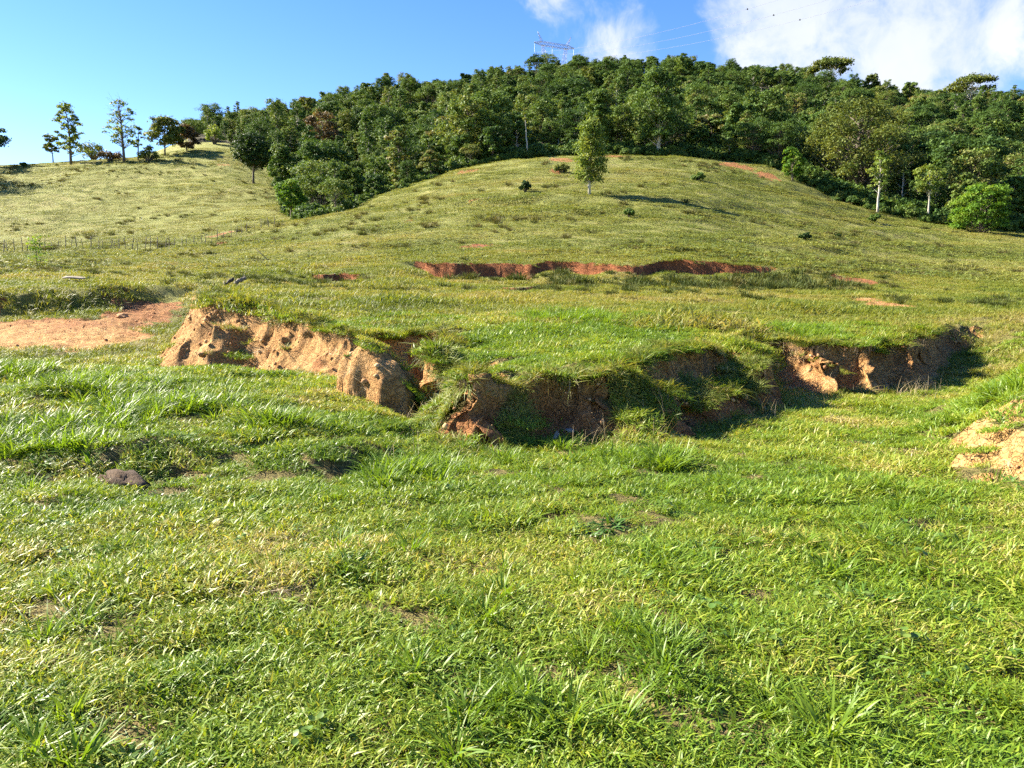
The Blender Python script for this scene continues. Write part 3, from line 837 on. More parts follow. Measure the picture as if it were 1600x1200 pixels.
def dryness(X, Y, seed=0):
    return np.clip(0.45 + 0.60 * fbm(X * 0.45, Y * 0.45, 201 + seed, 3) + 0.22 * fbm(X * 2.2, Y * 2.2, 205 + seed, 2), 0, 1)


def place(X, Y, rg, amt=0.6):
    z, gx, gy = gradient(X, Y)
    zz, ms = height(X, Y, True)
    slope = np.hypot(gx, gy)
    bare, red = cover(X, Y, slope, ms)
    cap = np.minimum(1, 1.6 / np.maximum(slope, 1e-3))
    rot = tilt_euler(gx * cap, gy * cap, rg.uniform(0, 6.283, len(X)), amt)
    return z, bare, slope, rot, ms


LUSH_SPOTS = [(190, 620, 0.8), (60, 690, 0.9), (250, 640, 0.5), (120, 600, 0.5), (700, 830, 0.40), (960, 1000, 0.35), (1040, 1010, 0.3), (1320, 880, 0.5), (1420, 850, 0.4), (1020, 720, 0.5), (660, 745, 0.45),
              (10, 580, 1.0), (1420, 790, 0.4), (330, 640, 0.4), (1560, 620, 0.5), (440, 660, 0.4), (820, 1090, 0.2), (1180, 1120, 0.25), (60, 1160, 0.25), (1250, 520, 1.0), (900, 500, 1.2)]


def build_grass():
    rg = np.random.default_rng(7)
    lawn = [blades(300 + i, 340, 0.19, 0.03, 0.10, 0.004, 0.0098, 0.35, 1.5, M_LAWN, dry=d, flat=0.92) for i, d in enumerate((0.08, 0.14, 0.24, 0.14, 0.10, 0.34))]
    col = proto_collection('lawn_patch', lawn)
    X1, Y1 = ring_points(rg, 1.0, 6.5, 33); X2, Y2 = ring_points(rg, 6.5, 17.5, 18)
    X = np.append(X1, X2); Y = np.append(Y1, Y2)
    z, bare, slope, rot, ms = place(X, Y, rg)
    keep = rg.uniform(0, 1, len(X)) > sst(0.25, 0.75, bare)
    ti = np.clip(dryness(X, Y) - 0.10 + rg.normal(0, 0.12, len(X)) + 0.25 * bare, 0, 1)
    sc = rg.uniform(0.75, 1.2, len(X)) * (1 + 0.35 * sst(5, 14, Y)) * (1 + 0.45 * sst(0.0, 0.5, fbm(X * 0.9, Y * 0.9, 233, 3)))
    k = keep
    scatter('short_grass', np.stack([X, Y, z], -1)[k], rot[k], sc[k], rg.integers(0, 6, k.sum()), ti[k], col,
            'short bright green pasture grass covering the foreground', 'grass')
    # taller lush tufts
    lush = [blades(340 + i, 46, 0.12, 0.07, 0.20, 0.006, 0.011, 0.35, 1.3, M_LUSH, segs=4, dry=0.10, clump=True) for i in range(4)]
    lcol = proto_collection('lush_tuft', lush)
    xs, ys, big = [], [], []
    for (u, v, rad) in LUSH_SPOTS:
        p = ground_hit(u, v)
        n = int((60 if v > 760 else 130) * rad * rad) + 5
        xs.append(p[0] + rg.normal(0, rad * 0.55, n)); ys.append(p[1] + rg.normal(0, rad * 0.45, n)); big.append(np.full(n, 1.0 if v > 760 else 1.55))
    Xa, Ya = ring_points(rg, 1.5, 17, 6.0)
    kk = fbm(Xa * 0.7, Ya * 0.7, 231, 3) > 0.12
    xs.append(Xa[kk]); ys.append(Ya[kk]); big.append(np.full(kk.sum(), 1.0))
    big = np.concatenate(big)
    X = np.concatenate(xs); Y = np.concatenate(ys)
    z, bare, slope, rot, ms = place(X, Y, rg)
    k = (bare < 0.45)
    ti = np.clip(0.35 + rg.normal(0, 0.15, len(X)), 0, 1)
    scatter('lush_grass', np.stack([X, Y, z], -1)[k], rot[k], rg.uniform(0.45, 1.25, k.sum()) * big[k], rg.integers(0, 4, k.sum()), ti[k], lcol,
            'taller lush green grass tufts standing out of the pasture', 'grass')
    # dry straw lying in the turf
    straw = [blades(360 + i, 16, 0.16, 0.08, 0.22, 0.0025, 0.006, 1.6, 2.6, M_STRAW, segs=3, dry=0.3, flat=0.35) for i in range(4)]
    scol = proto_collection('straw', straw)
    X, Y = ring_points(rg, 1.2, 16, 10)
    z, bare, slope, rot, ms = place(X, Y, rg)
    k = rg.uniform(0, 1, len(X)) < 0.12 + 0.88 * sst(0.42, 0.75, dryness(X, Y))
    scatter('dry_straw', np.stack([X, Y, z + 0.012], -1)[k], rot[k], rg.uniform(0.35, 0.85, k.sum()), rg.integers(0, 4, k.sum()), rg.uniform(0, 1, k.sum()), scol,
            'dry straw coloured stalks lying in the foreground grass', 'straw')
    # broad leaved weeds in dark clumps
    broad = [blades(390 + i, 34, 0.11, 0.05, 0.13, 0.012, 0.024, 0.5, 1.6, M_BROAD, segs=4, dry=0.05, clump=True, flat=0.8) for i in range(4)]
    bcol = proto_collection('broad_weed', broad)
    X, Y = ring_points(rg, 1.6, 13, 9)
    kk = (fbm(X * 0.8, Y * 0.8, 243, 3) + 0.22 * sst(0.5, -2.5, X) > 0.20)
    X, Y = X[kk], Y[kk]
    z, bare, slope, rot, ms = place(X, Y, rg)
    k = bare < 0.5
    scatter('broad_leaf_weeds', np.stack([X, Y, z], -1)[k], rot[k], rg.uniform(0.5, 1.1, k.sum()), rg.integers(0, 4, k.sum()), rg.uniform(0, 1, k.sum()), bcol,
            'clumps of broader dark green leaves in the pasture grass', 'weeds')
    # round leaved weeds
    clo = [round_leaves(380 + i, 9, M_CLOVER) for i in range(3)]
    ccol = proto_collection('round_weed', clo)
    X, Y = ring_points(rg, 1.6, 6.5, 9)
    kk = fbm(X * 0.8, Y * 0.8, 240, 2) + 0.25 * sst(-0.6, 0.3, X) * sst(4.5, 3, Y) > 0.1
    X, Y = X[kk], Y[kk]
    z, bare, slope, rot, ms = place(X, Y, rg)
    scatter('round_leaf_weed', np.stack([X, Y, z + 0.015], -1), rot, rg.uniform(0.45, 0.9, len(X)), rg.integers(0, 3, len(X)), rg.uniform(0, 1, len(X)), ccol,
            'small round leaved weeds growing in the nearest grass', 'weed')
    # turf and grass hanging on the rim and growing at the foot of the bank
    hang = [blades(400 + i, 34, 0.14, 0.06, 0.22, 0.006, 0.015, 0.6, 2.0, M_MID, segs=4, dry=0.22, clump=True) for i in range(4)]
    hcol = proto_collection('bank_tuft', hang)
    X = rg.uniform(-9, 11, 52000); Y = rg.uniform(8, 18, 52000)
    zz, ms = height(X, Y, True)
    s_ = ms['d'] / np.maximum(ms['wid'], 0.1)
    s_ = np.where((np.abs(X - 2.75) < 1.1) & (Y < 12.8), ms['d'] / 1.15, s_)
    rim = (s_ > 0.72) & (s_ < 1.25) & (rg.uniform(0, 1, len(X)) < 0.65) & (vn(X * 1.9, Y * 1.9, 255) > -0.25)
    foot = (s_ > -0.45) & (s_ < 0.05) & (X > -2.5) & (rg.uniform(0, 1, len(X)) < 0.3) & (vn(X * 1.6, Y * 1.6, 256) > -0.1)
    vegf = (s_ > 0.0) & (s_ < 1.2)
    sel = rim | foot | vegf
    X, Y, rim, foot = X[sel], Y[sel], rim[sel], foot[sel]
    z, bare, slope, rot, ms = place(X, Y, rg, 0.9)
    k = ((bare < 0.55) | (rim & (bare < 0.9) & (rg.uniform(0, 1, len(X)) < 0.5)) | foot)
    ti = np.clip(0.40 + 0.4 * fbm(X * 1.5, Y * 1.5, 251, 2) + rg.normal(0, 0.18, len(X)), 0, 1)
    scatter('bank_grass', np.stack([X, Y, z], -1)[k], rot[k], rg.uniform(0.45, 1.0, k.sum()) * np.where(rim[k], rg.uniform(0.9, 1.6, k.sum()), 1.0), rg.integers(0, 4, k.sum()), ti[k], hcol,
            'rough dark grass hanging over the rim of the earth banks', 'grass')
    # tall dry stalks in front of the bank
    stk = [blades(410 + i, 6, 0.2, 0.18, 0.55, 0.002, 0.0045, 0.2, 0.9, M_STRAW, segs=4, dry=0.3) for i in range(3)]
    kcol = proto_collection('tall_stalk', stk)
    X = rg.uniform(-3, 9, 5000); Y = rg.uniform(7.5, 15.5, 5000)
    zz, ms = height(X, Y, True)
    kk = (ms['d'] > -0.7) & (ms['d'] < 0.05) & (rg.uniform(0, 1, 5000) < 0.4) & (vn(X * 1.7, Y * 1.7, 259) > 0.25)
    X, Y = X[kk], Y[kk]
    z, bare, slope, rot, ms = place(X, Y, rg, 0.2)
    scatter('tall_stalks', np.stack([X, Y, z], -1), rot, rg.uniform(0.5, 1.1, len(X)), rg.integers(0, 3, len(X)), rg.uniform(0, 1, len(X)), kcol,
            'tall dry grass stalks standing along the foot of the bank', 'grass')
    # roots and dead stems hanging from the broken turf edge
    roots = [blades(415 + i, 14, 0.07, 0.06, 0.30, 0.002, 0.005, 0.05, 0.5, M_ROOT, segs=3, dry=0.3, flat=-1.0) for i in range(3)]
    rcol = proto_collection('hanging_root', roots)
    X = rg.uniform(-1.6, 10, 16000); Y = rg.uniform(8, 17, 16000)
    zz, ms = height(X, Y, True)
    s_ = ms['d'] / np.maximum(ms['wid'], 0.1)
    kk = (s_ > 0.78) & (s_ < 1.0) & (vn(X * 2.3, Y * 2.3, 257) > -0.1)
    X, Y = X[kk], Y[kk]
    z, gx, gy = gradient(X, Y)
    L_ = np.maximum(np.hypot(gx, gy), 0.3)
    P = np.stack([X - gx / L_ * 0.10, Y - gy / L_ * 0.10, z + 0.02], -1)
    scatter('hanging_roots', P, np.stack([X * 0, X * 0, rg.uniform(0, 6.28, len(X))], -1), rg.uniform(0.5, 1.2, len(X)), rg.integers(0, 3, len(X)), rg.uniform(0, 1, len(X)), rcol,
            'brown roots and dead stems hanging from the broken turf edge', 'roots')
    # crumbs of soil on the bare ground
    crumbs = []
    for i in range(4):
        d0 = np.random.default_rng(430 + i)
        g = Geo(); ph = np.linspace(0.3, 2.8, 4); V = [(0, 0, 0.8)]
        for a_ in ph[1:3]:
            for b_ in range(5):
                rr = d0.uniform(0.7, 1.2); V.append((rr * math.sin(a_) * math.cos(b_ * 1.257), rr * math.sin(a_) * math.sin(b_ * 1.257), rr * 0.75 * math.cos(a_)))
        V.append((0, 0, -0.7))
        fs = [(0, 1 + b_, 1 + (b_ + 1) % 5) for b_ in range(5)] + [(1 + b_, 6 + b_, 6 + (b_ + 1) % 5, 1 + (b_ + 1) % 5) for b_ in range(5)] + [(11, 6 + (b_ + 1) % 5, 6 + b_) for b_ in range(5)]
        g.add(V, fs); crumbs.append(g.build('crumb', M_CRUMB, False))
    ucol = proto_collection('soil_crumb', crumbs)
    X = np.append(rg.uniform(-9, 11, 60000), rg.uniform(-18, -7, 30000)); Y = np.append(rg.uniform(6.3, 18, 60000), rg.uniform(16, 29, 30000))
    z, bare, slope, rot, ms = place(X, Y, rg, 1.0)
    k = (bare > 0.55) & (slope < 2.2) & (rg.uniform(0, 1, len(X)) < np.where(Y > 18, 0.07, 0.25))
    scatter('soil_crumbs', np.stack([X, Y, z], -1)[k], rot[k], 0.006 + 0.045 * rg.uniform(0, 1, k.sum()) ** 6 + 0.006 * rg.uniform(0, 1, k.sum()), rg.integers(0, 4, k.sum()), rg.uniform(0, 1, k.sum()), ucol,
            'loose crumbs of sandy soil strewn over the bare ground', 'soil')
    # middle distance terrace
    mid = [blades(420 + i, 135, 0.42, 0.08, 0.20, 0.009, 0.017, 0.4, 1.4, M_MID, segs=2, dry=d) for i, d in enumerate((0.15, 0.25, 0.2, 0.35))]
    mcol = proto_collection('pasture_tuft', mid)
    X, Y = ring_points(rg, 15, 50, 7.2)
    z, bare, slope, rot, ms = place(X, Y, rg)
    k = rg.uniform(0, 1, len(X)) > sst(0.25, 0.7, bare)
    ti = np.clip(dryness(X * 0.45, Y * 0.45, 9) - 0.02 + 0.10 * sst(30, 48, Y) + rg.normal(0, 0.09, len(X)), 0, 1)
    tall = sst(0.1, 0.5, fbm(X * 0.22, Y * 0.22, 261, 3))
    sc = rg.uniform(0.7, 1.2, len(X)) * (0.9 + 0.9 * tall)
    scatter('terrace_grass', np.stack([X, Y, z], -1)[k], rot[k], sc[k], rg.integers(0, 4, k.sum()), ti[k], mcol,
            'pasture grass on the flat terrace above the gully', 'grass')
    # hill pasture
    hil = [blades(440 + i, 140, 1.15, 0.07, 0.22, 0.025, 0.05, 0.9, 2.0, M_HILL, segs=2, dry=d) for i, d in enumerate((0.15, 0.25, 0.2, 0.35))]
    hlcol = proto_collection('hill_tuft', hil)
    X1, Y1 = ring_points(rg, 46, 110, 1.2, 0.80); X2, Y2 = ring_points(rg, 110, 215, 0.62, 0.80)
    X = np.append(X1, X2); Y = np.append(Y1, Y2)
    kk = (Y < forest_edge(X / Y) + 2) & ~((X / Y > -0.3) & (Y > 140))
    X, Y = X[kk], Y[kk]
    z, bare, slope, rot, ms = place(X, Y, rg)
    k = rg.uniform(0, 1, len(X)) > sst(0.25, 0.7, bare)
    leftside = sst(-0.28, -0.42, X / Y) * sst(75, 110, Y)
    ti = np.clip(0.31 + 0.48 * fbm(X * 0.07, Y * 0.11, 271, 3) + 0.30 * fbm(X * 0.3, Y * 0.5, 275, 3) + 0.22 * vn(X * 0.05, z * 0.8, 278) + rg.normal(0, 0.08, len(X)) + 0.08 * leftside, 0, 1)
    sc = rg.uniform(0.7, 1.25, len(X)) * (1 + 0.5 * sst(0.1, 0.5, fbm(X * 0.12, Y * 0.12, 277, 3)))
    scatter('hill_grass', np.stack([X, Y, z], -1)[k], rot[k], sc[k], rg.integers(0, 4, k.sum()), ti[k], hlcol,
            'olive green grass covering the hillside pasture', 'grass')
    # coarse weeds and low scrub in drifts
    weed = [blades(460 + i, 130, 0.75, 0.30, 0.9, 0.03, 0.06, 0.2, 0.9, M_WEED, segs=2, dry=d, clump=True) for i, d in enumerate((0.05, 0.1, 0.35))]
    wcol = proto_collection('coarse_weed', weed)
    X1, Y1 = ring_points(rg, 26, 60, 1.5, 0.80); X2, Y2 = ring_points(rg, 60, 210, 0.34, 0.80)
    X = np.append(X1, X2); Y = np.append(Y1, Y2)
    u, v = project(X, Y, height(X, Y))
    drift = fbm(X * 0.10, Y * 0.16, 281, 3)
    band = np.exp(-((Y - 38.0) / 3.4) ** 2) * sst(-0.02, 0.10, X / Y) * sst(0.5, 0.42, X / Y)
    band = np.maximum(band, 0.75 * np.exp(-((Y - 41.5) / 0.9) ** 2) * sst(-0.16, -0.12, X / Y) * sst(0.5, 0.42, X / Y))
    kk = (Y < forest_edge(X / Y) + 1) & ((drift > np.where(Y > 55, 0.22, 0.15)) & (rg.uniform(0, 1, len(X)) < 0.8) | (rg.uniform(0, 1, len(X)) < 0.015) | (band + 0.5 * drift > 0.30)) & ~((X / Y > -0.3) & (Y > 140))
    X, Y, band = X[kk], Y[kk], band[kk]
    z, bare, slope, rot, ms = place(X, Y, rg, 0.3)
    k = bare < 0.5
    ti = np.clip(0.30 + 0.38 * (1 - np.minimum(1, band * 2)) * sst(30, 60, Y) + 0.9 * np.abs(fbm(X * 0.2, Y * 0.2, 285, 2)) + rg.normal(0, 0.08, len(X)), 0, 1)
    sc = (0.25 + 0.65 * rg.uniform(0, 1, len(X)) ** 1.7) * (0.55 + 0.45 * sst(40, 80, Y) + 0.6 * band)
    scatter('coarse_weeds', np.stack([X, Y, z], -1)[k], rot[k], sc[k], rg.integers(0, 3, k.sum()), ti[k], wcol,
            'drifts of coarse dark weeds on the hillside and terrace', 'weeds')


build_grass()


# ------------------------------------------------------------------ trees
def leaves_mesh(name, P, Nn, size, lv, mat, rg, asp=0.55):
    n = len(P)
    ref = rg.normal(size=(n, 3))
    tx = np.cross(Nn, ref); tx /= np.maximum(np.linalg.norm(tx, axis=1, keepdims=True), 1e-6)
    ty = np.cross(Nn, tx)
    s = size[:, None]
    V = np.stack([P - tx * s, P + ty * s * asp - Nn * s * 0.12, P + tx * s, P - ty * s * asp - Nn * s * 0.12], 1).reshape(-1, 3)
    return mesh_np(name, V, np.arange(4 * n), np.full(n, 4), mat, False, dict(lv=np.repeat(lv, 4)))


def tree_proto(seed, H, cb, cw, style='round', clumps=42, per=120, leaf=0.30, tr=0.16, mat=None, bark=None, lean=0.0, cr=(0.24, 0.40), bare_top=0.0, flat=0.72):
    rg = np.random.default_rng(seed)
    bark = bark or M_BARK
    g = Geo()
    top = H * (0.93 if style in ('slim', 'sparse') else 0.8)
    k = np.linspace(0, 1, 9)
    tx = lean * H * k ** 1.4 + np.cumsum(rg.normal(0, 0.010 * H, 9)) * k; ty = np.cumsum(rg.normal(0, 0.010 * H, 9)) * k
    tp = np.stack([tx, ty, k * top - 0.25 * (k == 0)], -1)
    g.tube(tp, tr * (1.25 * (1 - k) ** 0.8 + 0.12), 8)
    tpos = lambda z: np.array([np.interp(z, tp[:, 2], tp[:, 0]), np.interp(z, tp[:, 2], tp[:, 1]), z])
    P, Nn, LV, SZ = [], [], [], []
    for i in range(clumps):
        a = (i + rg.uniform(0, 1)) / clumps
        th = i * 2.39996 + rg.normal(0, 0.5)
        if style == 'round':
            zc = cb + (H - cb) * (0.08 + 0.86 * a); e = math.sqrt(max(0.05, 1 - (2 * (0.08 + 0.86 * a) - 0.95) ** 2))
            rr = cw * e * rg.uniform(0.35, 0.85)
        elif style == 'spread':
            a2 = 0.25 + 0.7 * a; zc = cb + (H - cb) * a2; rr = cw * rg.uniform(0.25, 0.95) * math.sqrt(max(0.04, 1 - ((a2 - 0.45) / 0.62) ** 2))
        elif style == 'umbrella':
            rr = cw * math.sqrt(a) * 0.9; zc = cb + (H - cb) * (0.82 - 0.45 * (rr / cw) ** 2) + rg.normal(0, 0.05 * H)
        elif style == 'slim':
            zc = cb + (H - cb) * (0.04 + 0.90 * a); rr = cw * (0.25 + 0.75 * math.sin(math.pi * min(1, 0.18 + 0.78 * a))) * rg.uniform(0.15, 0.8)
        else:  # sparse tiers
            zc = cb + (H - cb) * (0.05 + 0.9 * a); rr = cw * (1.05 - 0.55 * a) * rg.uniform(0.25, 0.95)
        c = tpos(min(zc, top)) * [1, 1, 0] + np.array([rr * math.cos(th), rr * math.sin(th), zc])
        # limb
        z0 = max(cb * 0.75, zc - rr * rg.uniform(0.5, 1.0)); b0 = tpos(min(z0, top * 0.97))
        midp = (b0 + c) / 2 + np.array([0, 0, (-0.08 if style != 'sparse' else 0.04) * rr]) + rg.normal(0, 0.03 * cw, 3)
        kk = np.linspace(0, 1, 5)[:, None]
        lp_ = (1 - kk) ** 2 * b0 + 2 * kk * (1 - kk) * midp + kk ** 2 * c
        g.tube(lp_, np.linspace(tr * 0.36, tr * 0.07, 5), 5, cap=False)
        if rg.uniform() < bare_top and zc > H * 0.6:
            for q in range(3):
                e2 = c + rg.normal(0, 0.35, 3) * cw * [0.6, 0.6, 0.5] + [0, 0, 0.1 * cw]
                g.tube(np.array([c, (c + e2) / 2 + rg.normal(0, 0.05, 3), e2]), [tr * 0.07, tr * 0.05, tr * 0.02], 4, cap=False)
            continue
        R = cw * rg.uniform(*cr)
        if style in ('slim', 'sparse'):
            R = max(R, 0.45)
        n = int(per * rg.uniform(0.6, 1.3))
        d = rg.normal(size=(n, 3)); d /= np.linalg.norm(d, axis=1, keepdims=True)
        d[:, 2] = np.where(d[:, 2] < -0.35, -d[:, 2] * 0.6, d[:, 2])
        rad = R * rg.uniform(0, 1, n) ** 0.42 * (1 + 0.25 * rg.normal(size=n) * 0.6)
        p = c + d * rad[:, None] * [1, 1, flat]
        nn = d * 0.55 + rg.normal(size=(n, 3)) * 0.45 + [0, 0, 0.45]
        nn /= np.linalg.norm(nn, axis=1, keepdims=True)
        P.append(p); Nn.append(nn); SZ.append(leaf * rg.uniform(0.6, 1.25, n))
        LV.append(np.clip(rg.uniform(0.15, 0.85) + rg.normal(0, 0.16, n), 0, 1))
    crown = leaves_mesh('crown', np.concatenate(P), np.concatenate(Nn), np.concatenate(SZ), np.concatenate(LV), mat or M_FOREST, rg)
    trunk = g.build('trunk', bark)
    return trunk, crown


def shrub_proto(seed, H, W, clumps, per, leaf, mat):
    rg = np.random.default_rng(seed)
    g = Geo(); P, Nn, LV, SZ = [], [], [], []
    for i in range(clumps):
        th = i * 2.4 + rg.normal(0, 0.4); a = (i + 0.5) / clumps
        c = np.array([W * 0.75 * math.sqrt(a) * math.cos(th), W * 0.75 * math.sqrt(a) * math.sin(th), H * (0.25 + 0.55 * rg.uniform() * (1 - 0.5 * a))])
        g.tube(np.array([[c[0] * 0.1, c[1] * 0.1, -0.1], c * [0.5, 0.5, 0.6], c]), [0.03 * H, 0.02 * H, 0.006 * H], 5, cap=False)
        R = W * rg.uniform(0.26, 0.42); n = int(per * rg.uniform(0.6, 1.3))
        d = rg.normal(size=(n, 3)); d /= np.linalg.norm(d, axis=1, keepdims=True)
        p = c + d * (R * rg.uniform(0, 1, n) ** 0.45)[:, None] * [1, 1, 0.8]
        p[:, 2] = np.maximum(p[:, 2], 0.02 * H)
        nn = d * 0.55 + rg.normal(size=(n, 3)) * 0.5 + [0, 0, 0.4]; nn /= np.linalg.norm(nn, axis=1, keepdims=True)
        P.append(p); Nn.append(nn); SZ.append(leaf * rg.uniform(0.6, 1.3, n)); LV.append(np.clip(rg.uniform(0.15, 0.85) + rg.normal(0, 0.16, n), 0, 1))
    return g.build('stem', M_BARK), leaves_mesh('foliage', np.concatenate(P), np.concatenate(Nn), np.concatenate(SZ), np.concatenate(LV), mat, rg)


def put_tree(name, meshes, loc, rz=0.0, sc=1.0, label=None, cat='tree', group=None, parts=('trunk', 'crown'), tint=0.5):
    e = bpy.data.objects.new(name, None)
    C.objects.link(e)
    e.empty_display_size = 0.5
    e.location = loc; e.rotation_euler = (0, 0, rz)
    e.scale = sc if isinstance(sc, tuple) else (sc, sc, sc)
    for nm, me in zip(parts, meshes):
        o = link(nm, me, e)
        o['tint'] = float(tint)
    return tag(e, label, cat, group)


def base_at(u, Y):
    """ground point in the direction of photo column u at depth Y"""
    z = EYE
    for _ in range(6):
        dep = math.cos(PITCH) * Y - math.sin(PITCH) * (z - EYE)
        X = (u - 800) / F * dep
        z = float(height(np.array([X]), np.array([float(Y)]))[0])
    return np.array([X, Y, z])


def metres(px, Y):
    return px * Y / F


SINGLES = []


def build_single_trees():
    # label, name, u, v base (or None with Y), top row, crown width px, style, ...
    def one(name, label, u, vb, vt, wpx, style, seed, mat, bark=None, Y=None, cbf=0.3, clumps=40, per=110, leaf=None, tr=None, rz=0.0, cat='tree', **kw):
        p = ground_hit(u, vb) if Y is None else base_at(u, Y)
        uu, vv = project(*p)
        H = metres(vv - vt, p[1]) * 1.0
        cw = metres(wpx, p[1]) / 2
        lf = leaf or max(0.11, 0.0017 * p[1])
        me = tree_proto(seed, H, H * cbf, cw, style, clumps, per, lf, tr or (0.016 * H + 0.02), mat, bark, **kw)
        SINGLES.append((u, p[1], wpx * 0.45 if p[1] < 180 else -99))
        return put_tree(name, me, p, rz, 1.0, label, cat)

    one('pasture_tree', 'slim light green tree standing alone on the open hillside', 921, 305, 190, 60, 'slim', 501, M_LIGHT, M_PALE, cbf=0.14, clumps=80, per=100, tr=0.12, lean=-0.02, cr=(0.30, 0.46))
    one('tall_tree', 'tall sparse tree with tiered branches on the left skyline', 111, 258, 163, 50, 'sparse', 502, M_LIGHT, Y=None, cbf=0.16, clumps=54, per=48, cr=(0.15, 0.30), lean=0.02)
    one('tall_tree', 'tall half bare tree with thin fan of twigs on the left skyline', 194, 252, 156, 58, 'sparse', 503, M_LIGHT, cbf=0.24, clumps=56, per=34, bare_top=0.6, lean=-0.02, cr=(0.2, 0.32))
    one('round_tree', 'round leafy tree at the skyline beside the half bare tree', 258, 243, 186, 58, 'round', 504, M_OLIVE, cbf=0.25, clumps=34, per=140)
    one('small_tree', 'small thin tree left of the tall tiered tree on the skyline', 83, 252, 213, 28, 'round', 505, M_OLIVE, cbf=0.35, clumps=18, per=60)
    one('skyline_tree', 'tree cut off by the left edge of the picture', -14, 262, 203, 56, 'spread', 506, M_DARK, cbf=0.4, clumps=26, per=90)
    one('small_tree', 'thin sapling between the half bare tree and the round skyline tree', 216, 250, 200, 18, 'sparse', 507, M_OLIVE, cbf=0.3, clumps=16, per=22, bare_top=0.4)
    one('round_tree', 'very dark round tree with bare trunk at the left forest edge', 396, 287, 212, 74, 'round', 508, M_DARK, cbf=0.30, clumps=46, per=170)
    one('small_tree', 'small bright yellow green tree at the lower left corner of the forest', 455, 342, 283, 52, 'round', 509, M_BRIGHT, cbf=0.22, clumps=30, per=150)
    one('forest_edge_tree', 'tall mid green tree between the dark round tree and the forest', 442, 305, 228, 52, 'slim', 510, M_FOREST, cbf=0.12, clumps=44, per=150)
    one('broad_tree', 'bright green broad crowned tree at the right forest foot', 1532, 364, 291, 100, 'round', 511, M_BRIGHT, cbf=0.0, clumps=70, per=140, flat=0.6, cr=(0.18, 0.30))
    one('pale_trunk_tree', 'tallest slender pale trunked tree before the big olive tree', 1371, 334, 240, 44, 'slim', 512, M_LIGHT, M_PALE, cbf=0.38, clumps=26, per=60, tr=0.13)
    one('pale_trunk_tree', 'thin forked pale trunked tree between two slender pale trees', 1408, 331, 262, 34, 'sparse', 513, M_OLIVE, M_PALE, cbf=0.30, clumps=18, per=45, bare_top=0.4, tr=0.10)
    one('pale_trunk_tree', 'slender pale trunked tree left of the bright broad tree', 1450, 346, 261, 52, 'round', 514, M_LIGHT, M_PALE, cbf=0.48, clumps=26, per=75, tr=0.12)
    one('big_tree', 'biggest spreading olive green tree at the right forest edge', 1345, None, 166, 205, 'round', 515, M_OLIVE, Y=121, cbf=0.10, clumps=120, per=170, tr=0.40, cr=(0.13, 0.24))
    one('tall_forest_tree', 'tall mid green tree standing above the crest at forest edge', 1028, None, 112, 86, 'slim', 516, M_FOREST, M_PALE, Y=133, cbf=0.16, clumps=70, per=170, tr=0.24, cr=(0.26, 0.4))
    one('tall_forest_tree', 'narrow dark green tree right behind the lone hillside tree', 935, None, 145, 58, 'slim', 517, M_FOREST, Y=136, cbf=0.10, clumps=54, per=150, tr=0.2)
    one('skyline_tree', 'airy tree with separate leaf clouds on the hilltop right of centre', 1296, None, 91, 66, 'umbrella', 518, M_OLIVE, M_PALE, Y=318, cbf=0.22, clumps=30, per=110, tr=0.32, cr=(0.2, 0.32))
    one('skyline_tree', 'flat topped umbrella tree on the right skyline', 1515, None, 122, 66, 'umbrella', 519, M_OLIVE, M_PALE, Y=315, cbf=0.30, clumps=28, per=110, tr=0.30, flat=0.5)
    one('skyline_tree', 'upright tree with two tufts on the hilltop beside the airy tree', 1360, None, 120, 34, 'slim', 520, M_OLIVE, Y=318, cbf=0.3, clumps=22, per=90)
    one('forest_edge_tree', 'bright green small bush like tree at the edge below the big olive tree', 1238, None, 232, 36, 'round', 521, M_BRIGHT, Y=116, cbf=0.1, clumps=26, per=130)
    one('dead_tree', 'pale bare standing trunk in front of the middle of the forest', 824, None, 180, 6, 'slim', 522, M_OLIVE, M_PALE, Y=132, cbf=0.8, clumps=3, per=14, tr=0.12, cat='dead tree')
    one('rusty_tree', 'rust brown bushy tree next to the round skyline tree', 292, None, 197, 40, 'round', 523, M_RUST, Y=205, cbf=0.1, clumps=26, per=120)
    one('rusty_tree', 'reddish brown tree among green ones on the upper left forest slope', 505, None, 180, 62, 'round', 524, M_RUST, Y=200, cbf=0.1, clumps=34, per=130)
    one('skyline_tree', 'large tree just outside the left edge casting its shadow across the slope', -75, 268, 175, 95, 'round', 525, M_OLIVE, cbf=0.2, clumps=40, per=130)
    one('skyline_tree', 'tall tree outside the left edge, lower down the slope, shading the grass', -95, 290, 172, 115, 'round', 526, M_OLIVE, cbf=0.15, clumps=44, per=130)
